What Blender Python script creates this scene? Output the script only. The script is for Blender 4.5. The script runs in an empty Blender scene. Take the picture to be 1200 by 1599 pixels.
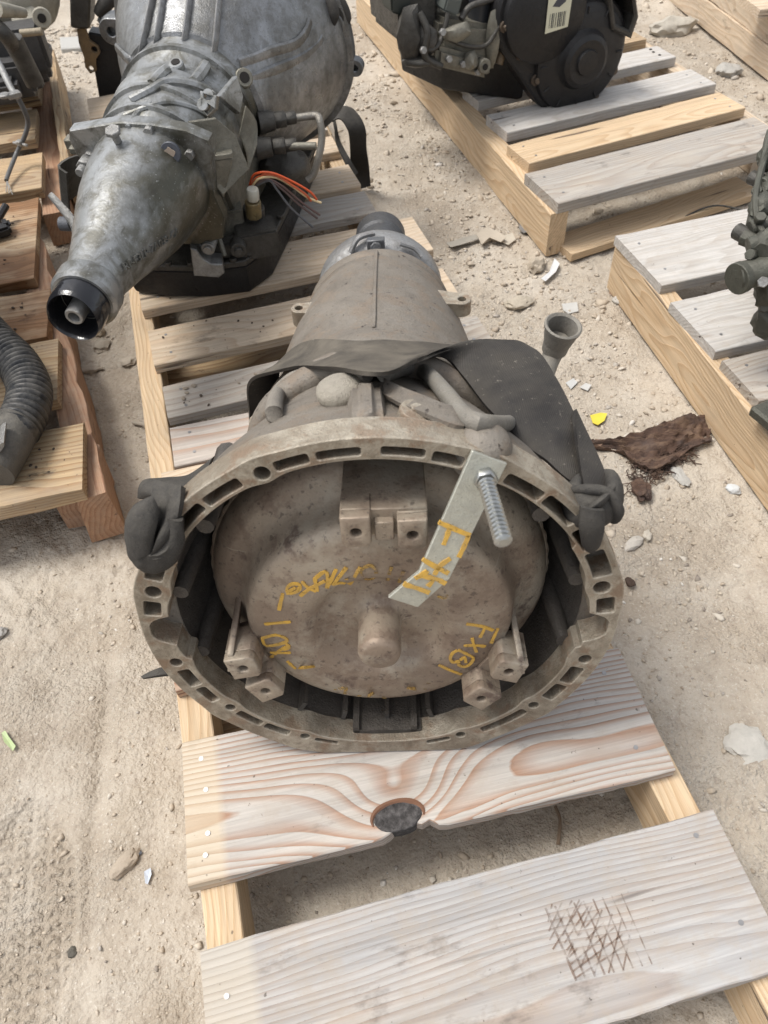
import bpy, bmesh, math, random
import numpy as np
from mathutils import Matrix, Vector, noise as mnoise

sc = bpy.context.scene
col = sc.collection
random.seed(7)

# ------------------------------------------------------------------ camera
CAM_H, CAM_F = .97, 1200.0
PITCH, ROLL = math.radians(50), math.radians(4)
_c, _s, _cr, _sr = math.cos(PITCH), math.sin(PITCH), math.cos(ROLL), math.sin(ROLL)
cd = bpy.data.cameras.new('camera')
cam = bpy.data.objects.new('camera', cd); col.objects.link(cam)
cd.sensor_fit = 'VERTICAL'; cd.sensor_height = 24; cd.lens = 24 * CAM_F / 1599.0
cd.clip_start = .02; cd.clip_end = 2000
_X = Vector((_cr, -_sr * _s, -_sr * _c)); _U = Vector((_sr, _cr * _s, _cr * _c)); _B = Vector((0, -_c, _s))
cam.matrix_world = Matrix(((_X.x, _U.x, _B.x, 0), (_X.y, _U.y, _B.y, 0), (_X.z, _U.z, _B.z, CAM_H), (0, 0, 0, 1)))
cd.dof.use_dof = True; cd.dof.focus_distance = .95; cd.dof.aperture_fstop = 7.0
sc.camera = cam

# ------------------------------------------------------------------ light: thin high cloud, soft sun from the left
SUN_EL, SUN_AZ = math.radians(64), math.radians(-82)      # azimuth from +Y towards +X
wd = bpy.data.worlds.new('World'); sc.world = wd; wd.use_nodes = True
_nt = wd.node_tree; _nt.nodes.clear()
_o = _nt.nodes.new('ShaderNodeOutputWorld'); _bg = _nt.nodes.new('ShaderNodeBackground')
_sky = _nt.nodes.new('ShaderNodeTexSky'); _sky.sky_type = 'NISHITA'; _sky.sun_disc = False
_sky.sun_elevation = SUN_EL; _sky.sun_rotation = SUN_AZ
_sky.air_density = 1.0; _sky.dust_density = 3.0; _sky.ozone_density = 1.0
_hs = _nt.nodes.new('ShaderNodeHueSaturation'); _hs.inputs['Saturation'].default_value = .30
_nt.links.new(_sky.outputs[0], _hs.inputs['Color']); _nt.links.new(_hs.outputs[0], _bg.inputs[0])
_bg.inputs[1].default_value = .148
_nt.links.new(_bg.outputs[0], _o.inputs[0])
sl = bpy.data.lights.new('sun', 'SUN'); so = bpy.data.objects.new('sun', sl); col.objects.link(so)
sl.energy = 1.7; sl.angle = math.radians(20); sl.color = (1, .96, .90)
_sd = Vector((math.sin(SUN_AZ) * math.cos(SUN_EL), math.cos(SUN_AZ) * math.cos(SUN_EL), math.sin(SUN_EL)))
so.rotation_euler = (-_sd).to_track_quat('-Z', 'Y').to_euler(); so.location = _sd * 10
sc.view_settings.view_transform = 'Standard'; sc.view_settings.look = 'None'
sc.view_settings.gamma = 1; sc.view_settings.exposure = .70; sc.view_settings.use_curve_mapping = False
sc.cycles.max_bounces = 6

# ------------------------------------------------------------------ survey helpers: sight line of a photo pixel
def ray(px, py):
    x = (px - 600) / CAM_F; y = (py - 799.5) / CAM_F
    x, y = x * _cr - y * _sr, x * _sr + y * _cr
    return Vector((x, _c - y * _s, -_s - y * _c))
def P(px, py, z):
    d = ray(px, py); return Vector((0, 0, CAM_H)) + d * ((z - CAM_H) / d.z)
def PY(px, py, Y):
    d = ray(px, py); return Vector((0, 0, CAM_H)) + d * (Y / d.y)
def PM(px, py, M, x=None, y=None, z=None):
    "sight line met with one coordinate plane of the frame M, in that frame's coordinates"
    I = M.inverted(); o = I @ Vector((0, 0, CAM_H)); d = I.to_3x3() @ ray(px, py)
    i, v = (0, x) if x is not None else (1, y) if y is not None else (2, z)
    return o + d * ((v - o[i]) / d[i])

# ------------------------------------------------------------------ object helpers
WORLD = {}
def tag(o, label=None, cat=None, group=None, kind=None):
    if label: o['label'] = label
    if cat: o['category'] = cat
    if group: o['group'] = group
    if kind: o['kind'] = kind
    return o
def thing(name, loc, label, cat, group=None, rz=0):
    o = bpy.data.objects.new(name, None); col.objects.link(o); o.empty_display_size = .05
    M = Matrix.Translation(Vector(loc)) @ Matrix.Rotation(rz, 4, 'Z'); o.matrix_basis = M; WORLD[o] = M
    return tag(o, label, cat, group)
def place(o, M, parent=None):
    WORLD[o] = M
    if parent is not None:
        o.parent = parent; o.matrix_parent_inverse = Matrix(); o.matrix_basis = WORLD[parent].inverted() @ M
    else: o.matrix_basis = M
    return o

def frame(origin, y, up=(0, 0, 1)):
    "frame with local Y along y"
    y = Vector(y).normalized(); x = y.cross(Vector(up)).normalized(); z = x.cross(y)
    M = Matrix((x, y, z)).transposed().to_4x4(); M.translation = Vector(origin); return M
def xframe(p0, p1, up=(0, 0, 1)):
    "frame at p0 with local X towards p1"
    x = (Vector(p1) - Vector(p0)).normalized(); y = Vector(up).cross(x).normalized(); z = x.cross(y)
    M = Matrix((x, y, z)).transposed().to_4x4(); M.translation = Vector(p0); return M

def smooth_path(pts, n=6):
    pts = [Vector(p) for p in pts]; out = []
    for i in range(len(pts) - 1):
        p0 = pts[max(i - 1, 0)]; p1 = pts[i]; p2 = pts[i + 1]; p3 = pts[min(i + 2, len(pts) - 1)]
        for k in range(n):
            t = k / n
            out.append(.5 * ((2 * p1) + (p2 - p0) * t + (2 * p0 - 5 * p1 + 4 * p2 - p3) * t * t + (3 * p1 - p0 - 3 * p2 + p3) * t ** 3))
    out.append(pts[-1]); return out

class MB:
    def __init__(s): s.v = []; s.f = []
    def add(s, vs, fs):
        b = len(s.v); s.v += [tuple(v) for v in vs]; s.f += [tuple(i + b for i in f) for f in fs]; return s
    def box(s, c, size, R=None, ch=.0):
        hx, hy, hz = [k / 2 for k in size]; c = Vector(c)
        vs = [Vector((x, y, z)) for x in (-hx, hx) for y in (-hy, hy) for z in (-hz, hz)]
        if R is not None: vs = [R @ v for v in vs]
        return s.add([c + v for v in vs], [(0, 1, 3, 2), (4, 6, 7, 5), (0, 4, 5, 1), (2, 3, 7, 6), (0, 2, 6, 4), (1, 5, 7, 3)])
    def hexa(s, p):
        "eight corner points: four of the bottom in turn, four of the top in turn"
        return s.add(p, [(3, 2, 1, 0), (4, 5, 6, 7), (0, 1, 5, 4), (1, 2, 6, 5), (2, 3, 7, 6), (3, 0, 4, 7)])
    def tube(s, pts, r, n=10, cap=True, flat=None, up=None, tw=None):
        pts = [Vector(p) for p in pts]; m = len(pts)
        rs = [r] * m if not hasattr(r, '__len__') else list(r)
        if len(rs) != m: rs = [float(np.interp(i / (m - 1), np.linspace(0, 1, len(rs)), rs)) for i in range(m)]
        nrm = Vector(up) if up else None; vs = []; fs = []
        for i, p in enumerate(pts):
            t = (pts[min(i + 1, m - 1)] - pts[max(i - 1, 0)]).normalized()
            if nrm is None: nrm = t.orthogonal()
            nrm = (nrm - t * nrm.dot(t)).normalized(); b = t.cross(nrm)
            for k in range(n):
                a = 2 * math.pi * k / n + (tw * i / m if tw else 0)
                fx, fy = (1, 1) if flat is None else flat
                vs.append(p + nrm * (math.cos(a) * rs[i] * fx) + b * (math.sin(a) * rs[i] * fy))
        for i in range(m - 1):
            for k in range(n):
                a, b_ = i * n + k, i * n + (k + 1) % n
                fs.append((a, b_, b_ + n, a + n))
        if cap: fs.append(tuple(range(n - 1, -1, -1))); fs.append(tuple((m - 1) * n + k for k in range(n)))
        return s.add(vs, fs)
    def pipe(s, pts, r, wall, n=16):
        "open-ended tube with a wall"
        a = smooth_path(pts, 5) if len(pts) > 2 else [Vector(p) for p in pts]
        s.tube(a, r, n, cap=False); b0 = len(s.v) - len(a) * n; e0 = len(s.v) - n
        ri = [q - wall for q in r] if hasattr(r, '__len__') else r - wall
        s.tube(a[::-1], ri[::-1] if hasattr(ri, '__len__') else ri, n, cap=False)
        return s
    def lathe(s, prof, n=64, fn=None, a0=0, a1=None, cap=False):
        "profile of (radius, y) turned about local Y; fn may move a point"
        vs = []; fs = []; full = a1 is None; m = n if full else n + 1
        for (r, y) in prof:
            for k in range(m):
                a = a0 + (2 * math.pi if full else (a1 - a0)) * k / n
                p = Vector((r * math.cos(a), y, r * math.sin(a)))
                vs.append(fn(p) if fn else p)
        for i in range(len(prof) - 1):
            for k in range(n):
                a, b = i * m + k, i * m + (k + 1) % m
                fs.append((a, b, b + m, a + m))
        if cap: fs.append(tuple(range(m))); fs.append(tuple((len(prof) - 1) * m + k for k in range(m))[::-1])
        return s.add(vs, fs)
    def disc(s, c, axis, r, h, n=24, r2=None, ang=0):
        "capped cylinder from c along axis"
        axis = Vector(axis).normalized(); x = axis.orthogonal().normalized(); y = axis.cross(x); c = Vector(c)
        r2 = r if r2 is None else r2
        vs = [c + (x * math.cos(2 * math.pi * k / n + ang) + y * math.sin(2 * math.pi * k / n + ang)) * r for k in range(n)]
        vs += [c + axis * h + (x * math.cos(2 * math.pi * k / n + ang) + y * math.sin(2 * math.pi * k / n + ang)) * r2 for k in range(n)]
        fs = [(k, (k + 1) % n, (k + 1) % n + n, k + n) for k in range(n)]
        fs += [tuple(range(n - 1, -1, -1)), tuple(range(n, 2 * n))]
        return s.add(vs, fs)
    def prism(s, poly, h0, h1, fn):
        "2-D outline lifted from h0 to h1; fn maps (u, v, h) to a point"
        n = len(poly); vs = [fn(u, v, h0) for u, v in poly] + [fn(u, v, h1) for u, v in poly]
        fs = [(k, (k + 1) % n, (k + 1) % n + n, k + n) for k in range(n)] + [tuple(range(n - 1, -1, -1)), tuple(range(n, 2 * n))]
        return s.add(vs, fs)
    def plate(s, loops, h0, h1, fn, bevel=0.0):
        "2-D loops (the first the outline, the others holes) as a plate between h0 and h1"
        cu = bpy.data.curves.new('tmp', 'CURVE'); cu.dimensions = '2D'; cu.fill_mode = 'BOTH'
        cu.extrude = max(abs(h1 - h0) / 2 - bevel, 0); cu.bevel_depth = bevel; cu.bevel_resolution = 0
        if bevel: cu.offset = -bevel
        for lp in loops:
            sp = cu.splines.new('POLY'); sp.points.add(len(lp) - 1)
            for q, (u, v) in zip(sp.points, lp): q.co = (u, v, 0, 1)
            sp.use_cyclic_u = True
        ob = bpy.data.objects.new('tmp', cu); me = ob.to_mesh()
        hm = (h0 + h1) / 2
        s.add([fn(v.co.x, v.co.y, v.co.z + hm) for v in me.vertices], [tuple(p.vertices) for p in me.polygons])
        ob.to_mesh_clear(); bpy.data.objects.remove(ob); bpy.data.curves.remove(cu)
        return s
    def text(s, body, size, fn, h=.001, spacing=1.0):
        cu = bpy.data.curves.new('tmp', 'FONT'); cu.body = body; cu.size = size; cu.extrude = h / 2; cu.align_x = 'LEFT'; cu.space_character = spacing
        cu.resolution_u = 2
        ob = bpy.data.objects.new('tmp', cu); col.objects.link(ob); bpy.context.view_layer.update()
        me = ob.evaluated_get(bpy.context.evaluated_depsgraph_get()).to_mesh()
        s.add([fn(v.co.x, v.co.y, v.co.z) for v in me.vertices], [tuple(p.vertices) for p in me.polygons])
        bpy.data.objects.remove(ob); bpy.data.curves.remove(cu)
        return s
    def rock(s, c, r, seed=0, sub=2, sq=(1, 1, .6), amp=.35, freq=1.3):
        bm = bmesh.new(); bmesh.ops.create_icosphere(bm, subdivisions=sub, radius=1)
        vs = []
        rz = Matrix.Rotation(seed * 2.4, 3, 'Z')
        for v in bm.verts:
            p = v.co.copy(); k = 1 + amp * mnoise.noise(p * freq + Vector((seed * 7.1, seed * 3.3, seed))) + amp * .4 * mnoise.noise(p * freq * 3 + Vector((seed, 4, 9)))
            p = rz @ Vector((p.x * k * sq[0], p.y * k * sq[1], p.z * k * sq[2])); vs.append(Vector(c) + p * r)
        fs = [tuple(v.index for v in f.verts) for f in bm.faces]; bm.free()
        return s.add(vs, fs)
    def strip(s, A, B, th=.0, n=5, cross=4, sag=None):
        "ribbon between two edge curves, with thickness th"
        A = smooth_path(A, n); B = smooth_path(B, n); m = len(A); vs = []; fs = []; w = cross + 1
        nr = []
        for i in range(m):
            t = (A[min(i + 1, m - 1)] + B[min(i + 1, m - 1)]) - (A[max(i - 1, 0)] + B[max(i - 1, 0)])
            nr.append(t.cross(B[i] - A[i]).normalized())
        for side in (0, 1):
            for i in range(m):
                for k in range(w):
                    q = A[i].lerp(B[i], k / cross) + nr[i] * (th * (.5 - side))
                    if sag: q = q + nr[i] * sag(i / (m - 1), k / cross)
                    vs.append(q)
        o = m * w
        for i in range(m - 1):
            for k in range(cross):
                a = i * w + k; fs.append((a, a + 1, a + w + 1, a + w)); b = a + o; fs.append((b, b + w, b + w + 1, b + 1))
            a = i * w; fs.append((a, a + w, a + w + o, a + o)); a = i * w + cross; fs.append((a, a + o, a + w + o, a + w))
        for k in range(cross):
            fs.append((k, k + o, k + 1 + o, k + 1)); a = (m - 1) * w + k; fs.append((a, a + 1, a + 1 + o, a + o))
        return s.add(vs, fs)
    def mesh(s, name, mat, smooth=38, bevel=0, seg=1):
        me = bpy.data.meshes.new(name); me.from_pydata(s.v, [], s.f)
        bm = bmesh.new(); bm.from_mesh(me)
        bmesh.ops.remove_doubles(bm, verts=bm.verts, dist=1e-6)
        bmesh.ops.recalc_face_normals(bm, faces=bm.faces)
        if bevel:
            es = [e for e in bm.edges if len(e.link_faces) == 2 and e.calc_face_angle(0) > math.radians(40)]
            bmesh.ops.bevel(bm, geom=es, offset=bevel, segments=seg, affect='EDGES', clamp_overlap=True)
        for f in bm.faces: f.smooth = smooth > 0
        if smooth:
            lim = math.radians(smooth)
            for e in bm.edges:
                if len(e.link_faces) == 2 and e.calc_face_angle(0) > lim: e.smooth = False
        bm.to_mesh(me); bm.free()
        if mat: me.materials.append(mat)
        return me
    def build(s, name, mat, parent=None, M=None, smooth=38, bevel=0, seg=1):
        o = bpy.data.objects.new(name, s.mesh(name, mat, smooth, bevel, seg)); col.objects.link(o)
        place(o, M if M is not None else Matrix(), parent); return o

def circ(u, v, r, n=16, ry=None):
    ry = r if ry is None else ry
    return [(u + r * math.cos(2 * math.pi * k / n), v + ry * math.sin(2 * math.pi * k / n)) for k in range(n)]
def rrect(u0, v0, u1, v1, r, n=4):
    out = []
    for cx, cy, a in ((u1 - r, v1 - r, 0), (u0 + r, v1 - r, 90), (u0 + r, v0 + r, 180), (u1 - r, v0 + r, 270)):
        for k in range(n + 1):
            t = math.radians(a + 90 * k / n); out.append((cx + r * math.cos(t), cy + r * math.sin(t)))
    return out
def flat(u, v, h): return Vector((u, h, v))          # drawings in the X-Z plane, depth along Y

# ------------------------------------------------------------------ node materials
class NT:
    def __init__(s, name):
        s.m = bpy.data.materials.new(name); s.m.use_nodes = True; s.t = s.m.node_tree; s.t.nodes.clear()
        s.out = s.n('ShaderNodeOutputMaterial'); s.b = s.n('ShaderNodeBsdfPrincipled'); s.l(s.b.outputs[0], s.out.inputs[0])
        s.tc = s.n('ShaderNodeTexCoord'); s.obj = s.tc.outputs['Object']
    def n(s, k): return s.t.nodes.new(k)
    def l(s, a, b): s.t.links.new(a, b)
    def set(s, inp, v):
        if hasattr(v, 'is_output') or isinstance(v, bpy.types.NodeSocket): s.l(v, inp)
        else:
            if isinstance(v, tuple) and len(v) == 3 and inp.type == 'RGBA': v = v + (1,)
            inp.default_value = v
    def p(s, name, v): s.set(s.b.inputs[name], v); return s
    def map(s, vec, scale=(1, 1, 1), loc=(0, 0, 0), rot=(0, 0, 0)):
        k = s.n('ShaderNodeMapping'); s.set(k.inputs[0], vec); k.inputs['Scale'].default_value = scale; s.set(k.inputs['Location'], loc); k.inputs['Rotation'].default_value = rot
        return k.outputs[0]
    def noise(s, vec, scale, detail=4, rough=.55, dist=0, color=False):
        k = s.n('ShaderNodeTexNoise'); s.set(k.inputs['Vector'], vec); k.inputs['Scale'].default_value = scale; k.inputs['Detail'].default_value = detail
        k.inputs['Roughness'].default_value = rough; k.inputs['Distortion'].default_value = dist
        return k.outputs['Color' if color else 'Fac']
    def vor(s, vec, scale, feat='F1', out='Distance', rnd=1):
        k = s.n('ShaderNodeTexVoronoi'); k.feature = feat; s.set(k.inputs['Vector'], vec); k.inputs['Scale'].default_value = scale; k.inputs['Randomness'].default_value = rnd
        return k.outputs[out]
    def wave(s, vec, scale, dist=0, detail=2, dscale=1, typ='BANDS', d='X', prof='SIN', drough=.5):
        k = s.n('ShaderNodeTexWave'); k.wave_type = typ; k.wave_profile = prof
        if typ == 'BANDS': k.bands_direction = d
        else: k.rings_direction = d
        s.set(k.inputs['Vector'], vec); k.inputs['Scale'].default_value = scale; k.inputs['Distortion'].default_value = dist
        k.inputs['Detail'].default_value = detail; k.inputs['Detail Scale'].default_value = dscale; k.inputs['Detail Roughness'].default_value = drough
        return k.outputs['Fac']
    def ramp(s, fac, stops, interp='LINEAR'):
        k = s.n('ShaderNodeValToRGB'); s.set(k.inputs[0], fac); e = k.color_ramp.elements; k.color_ramp.interpolation = interp
        while len(e) < len(stops): e.new(.5)
        for q, (pos, c) in zip(e, stops):
            q.position = pos; c = (c, c, c) if not hasattr(c, '__len__') else c; q.color = tuple(c[:3]) + (1,)
        return k.outputs[0]
    def mix(s, fac, a, b, blend='MIX'):
        k = s.n('ShaderNodeMix'); k.data_type = 'RGBA'; k.blend_type = blend
        s.set(k.inputs[0], fac); s.set(k.inputs[6], a); s.set(k.inputs[7], b); return k.outputs[2]
    def math(s, op, a, b=0, c=0, clamp=False):
        k = s.n('ShaderNodeMath'); k.operation = op; k.use_clamp = clamp; s.set(k.inputs[0], a); s.set(k.inputs[1], b); s.set(k.inputs[2], c); return k.outputs[0]
    def vmath(s, op, a, b):
        k = s.n('ShaderNodeVectorMath'); k.operation = op; s.set(k.inputs[0], a); s.set(k.inputs[1], b); return k.outputs[0]
    def bump(s, h, dist=.001, strength=1.0, normal=None):
        k = s.n('ShaderNodeBump'); s.set(k.inputs['Height'], h); k.inputs['Distance'].default_value = dist; k.inputs['Strength'].default_value = strength
        if normal: s.l(normal, k.inputs['Normal'])
        return k.outputs[0]
    def rnd(s): return s.n('ShaderNodeObjectInfo').outputs['Random']
    def sep(s, v):
        k = s.n('ShaderNodeSeparateXYZ'); s.set(k.inputs[0], v); return k.outputs
    def comb(s, x, y, z):
        k = s.n('ShaderNodeCombineXYZ'); s.set(k.inputs[0], x); s.set(k.inputs[1], y); s.set(k.inputs[2], z); return k.outputs[0]

def wood(name, early, late, grey, gamt, ring=10, cont=.7, stain=.25, wet=None, knot=None, off=(.0, .03, .06), dirt=.3, wav=1.6, end=None):
    "sawn softwood: rings along local X, weathered grey in patches, fibre relief"
    k = NT(name); r = k.rnd()
    shift = k.comb(k.math('MULTIPLY', r, 13.0), 0.0, k.math('MULTIPLY', r, 5.0))
    v = k.obj
    if knot:
        x, y, z = k.sep(v)[:3]; kx, ky, sx, sy, amp = knot
        dx = k.math('SUBTRACT', x, kx); dy = k.math('SUBTRACT', y, ky)
        g = k.math('MULTIPLY', k.math('EXPONENT', k.math('MULTIPLY', k.math('ADD', k.math('POWER', k.math('DIVIDE', k.math('ABSOLUTE', dx), sx), 2.0), k.math('POWER', k.math('DIVIDE', k.math('ABSOLUTE', dy), sy), 2.0)), -1.0)), amp)
        v2 = k.comb(x, k.math('ADD', y, g), z)
    else: v2 = v
    warp = k.noise(k.map(k.vmath('ADD', v2, shift), (2.2, 7, 7)), 1.0, 2, color=True)
    warp = k.vmath('MULTIPLY', k.vmath('SUBTRACT', warp, (.5, .5, .5)), (0, .05 * wav, .05 * wav))
    vv = k.vmath('ADD', k.vmath('ADD', k.map(v2, (.05, 1, 1), off), k.comb(0, k.math('MULTIPLY', r, .05), k.math('MULTIPLY', r, .04))), warp)
    rg = k.wave(vv, ring * 4.6, 1.3, 2, 1.2, 'RINGS', 'X', 'SAW')
    rg = k.ramp(rg, [(0, 0), (.45, .12), (.78, .75), (.93, 1), (1, 0)])
    fib = k.noise(k.map(k.vmath('ADD', v, shift), (9, 420, 420)), 1.0, 3, .6)
    fib2 = k.noise(k.map(k.vmath('ADD', v, shift), (2.5, 90, 90)), 1.0, 3, .6)
    big = k.noise(k.map(k.vmath('ADD', v, shift), (5, 11, 11)), 1.0, 5, .62)
    c = k.mix(k.math('MULTIPLY', rg, cont), early, late)
    gm = k.ramp(big, [(max(0, .62 - gamt * .5), 0), (min(1, .98 - gamt * .5), 1)])
    gm = k.math('MULTIPLY', gm, min(1, gamt * 1.5))
    gc = k.mix(k.math('MULTIPLY', rg, cont * .8), grey, tuple(.55 * a + .28 * b for a, b in zip(grey, late)))
    c = k.mix(gm, c, gc)
    c = k.mix(.30, c, k.ramp(fib, [(.3, .35), (.7, 1)]), 'MULTIPLY')
    c = k.mix(.28, c, k.ramp(fib2, [(.3, .3), (.65, 1)]), 'MULTIPLY')
    if stain:
        st = k.noise(k.map(k.vmath('ADD', v, shift), (14, 26, 26)), 1.0, 5, .7)
        c = k.mix(k.math('MULTIPLY', k.ramp(st, [(.60, 0), (.72, 1)]), stain), c, (.05, .038, .028))
    if dirt:
        d = k.noise(k.vmath('ADD', v, shift), 38, 6, .7)
        c = k.mix(k.math('MULTIPLY', k.ramp(d, [(.47, 0), (.68, 1)]), dirt), c, (.36, .30, .235))
    if end:
        ex = k.math('ADD', k.sep(v)[0], k.math('MULTIPLY', k.noise(v, 60, 3), .006))
        c = k.mix(k.math('MULTIPLY', k.ramp(k.math('MULTIPLY_ADD', ex, -12.0, end[0] * 12.0 + .5), [(.44, 0), (.56, 1)]), .55), c, k.mix(k.math('MULTIPLY', rg, .7), end[1], tuple(x * .78 for x in end[1])))
    ck = k.noise(k.map(k.vmath('ADD', v, shift), (3.0, 60, 60)), 1.0, 2, .5)
    c = k.mix(k.ramp(ck, [(.70, 0), (.735, .75)]), c, (.07, .05, .04))
    sp = k.noise(k.vmath('ADD', v, shift), 160, 2, .5)
    c = k.mix(k.ramp(sp, [(.72, 0), (.78, .7)]), c, (.06, .045, .035))
    if wet:
        w = k.noise(k.map(k.vmath('ADD', v, shift), (4, 8, 8)), 1.0, 4, .6)
        wf = k.ramp(w, [(.42, 0), (.58, 1)]); c = k.mix(k.math('MULTIPLY', wf, .92), c, wet, 'MULTIPLY')
    k.p('Base Color', c).p('Roughness', .78 if not wet else .6).p('Specular IOR Level', .25)
    h = k.math('ADD', k.math('MULTIPLY', fib, .5), k.math('ADD', k.math('MULTIPLY', fib2, .6), k.math('ADD', k.math('MULTIPLY', rg, .35), k.math('MULTIPLY', k.ramp(ck, [(.69, 0), (.735, 1)]), -1.2))))
    k.p('Normal', k.bump(h, .0016, .8))
    return k.m

def cast(name, base, dark, dust, damt, rough=.6, metal=.35, scale=14, grime=.5, bump=.0006, spec=.35, streak=False, rust=None, edge=None, specks=0):
    "cast metal with mottled grime and settled dust"
    k = NT(name)
    v = k.obj
    n1 = k.noise(v, scale, 7, .66, .5); n2 = k.noise(v, scale * 4, 6, .70, .3); n3 = k.noise(v, scale * 30, 3, .6)
    c = k.mix(k.math('MULTIPLY', k.ramp(n1, [(.36, 1), (.58, 0)]), grime), base, dark)
    c = k.mix(k.math('MULTIPLY', k.ramp(n2, [(.47, 0), (.62, 1)]), .75 * grime), c, dark)
    if rust: c = k.mix(k.math('MULTIPLY', k.ramp(k.noise(k.map(v, loc=(5, 2, 8)), scale * 2.2, 6, .7), [(.50, 0), (.60, 1)]), .85), c, rust)
    if streak:
        sn = k.noise(k.map(v, (30, 5, 5)), 1.0, 4, .6); c = k.mix(k.math('MULTIPLY', k.ramp(sn, [(.4, 0), (.7, 1)]), .5), c, dark)
    g = k.n('ShaderNodeNewGeometry'); nz = k.sep(g.outputs['Normal'])[2]
    df = k.math('MULTIPLY', k.math('MULTIPLY_ADD', nz, .5, .5, True), k.ramp(n2, [(.25, .35), (.6, 1)]))
    c = k.mix(k.math('MULTIPLY', df, damt), c, dust)
    c = k.mix(k.ramp(n3, [(.62, 0), (.72, .6)]), c, tuple(x * .45 for x in dark)); c = k.mix(k.ramp(n3, [(.28, .35), (.36, 0)]), c, tuple(min(1, x * 1.35) for x in dust))
    if specks: c = k.mix(k.ramp(k.noise(v, 110, 3, .6), [(.655, 0), (.70, specks)]), c, (.045, .035, .03))
    if edge:
        bv = k.n('ShaderNodeBevel'); bv.samples = 3; bv.inputs['Radius'].default_value = .0022
        dt = k.n('ShaderNodeVectorMath'); dt.operation = 'DOT_PRODUCT'; k.l(bv.outputs[0], dt.inputs[0]); k.l(g.outputs['Normal'], dt.inputs[1])
        c = k.mix(k.math('MULTIPLY', k.ramp(dt.outputs['Value'], [(.86, 1), (.97, 0)]), k.ramp(n2, [(.35, .1), (.6, .8)])), c, edge)
    k.p('Base Color', c).p('Metallic', metal).p('Specular IOR Level', spec)
    k.p('Roughness', k.ramp(n2, [(.3, max(.1, rough - .13)), (.7, min(1, rough + .15))]))
    h = k.math('ADD', k.math('MULTIPLY', n3, .5), n2)
    k.p('Normal', k.bump(h, bump * 3.2, .9))
    return k.m
def plain(name, c, rough=.5, metal=0, spec=.4, bscale=0, bdist=.0004, var=.25):
    k = NT(name); n = k.noise(k.obj, 45, 4, .6)
    k.p('Base Color', k.mix(k.math('MULTIPLY', n, var), c, tuple(x * .35 for x in c))).p('Roughness', rough).p('Metallic', metal).p('Specular IOR Level', spec)
    if bscale: k.p('Normal', k.bump(k.noise(k.obj, bscale, 3, .6), bdist, 1))
    return k.m

# ------------------------------------------------------------------ wood kinds
W_TAN   = wood('wood_tan_pine', (.65, .525, .385), (.52, .37, .24), (.48, .43, .37), .3, 9, .65, .5, off=(0, .05, .10))
W_TAN2  = wood('wood_fresh_pine', (.67, .51, .335), (.53, .355, .20), (.5, .44, .36), .05, 13, .75, .05, off=(0, .03, .05), dirt=.12)
W_PINK  = wood('wood_pink_bleached', (.56, .50, .44), (.45, .28, .19), (.56, .53, .50), .35, 6.5, .8, .12, off=(0, .02, .07))
W_GREY  = wood('wood_grey_weathered', (.49, .43, .355), (.35, .26, .19), (.43, .40, .36), .75, 9, .75, .5, off=(0, .04, .08))
W_WHITE = wood('wood_white_dusty', (.55, .52, .48), (.42, .36, .30), (.56, .535, .50), .6, 9, .6, .25, off=(0, .03, .09))
W_BROWN = wood('wood_brown_wet', (.60, .45, .29), (.40, .26, .14), (.35, .31, .27), .25, 8, .85, .85, wet=(.45, .30, .20), off=(0, .05, .07))
W_OLD   = wood('wood_old_tan', (.60, .44, .26), (.36, .21, .10), (.33, .26, .19), .5, 9, .9, 1.0, off=(0, .04, .05))
W_RED   = wood('wood_red_side', (.44, .27, .17), (.31, .16, .095), (.33, .26, .21), .3, 9, .7, .3, off=(0, .05, .05))
W_REDST = wood('wood_red_striped', (.50, .36, .26), (.27, .12, .07), (.5, .4, .32), .15, 10, .95, .1, off=(0, .04, .05), wav=.5)
M_NAIL  = plain('nail_steel', (.40, .39, .38), .4, .7, var=.6)
M_HOLE  = plain('hole_dark', (.02, .017, .015), .9)

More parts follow.
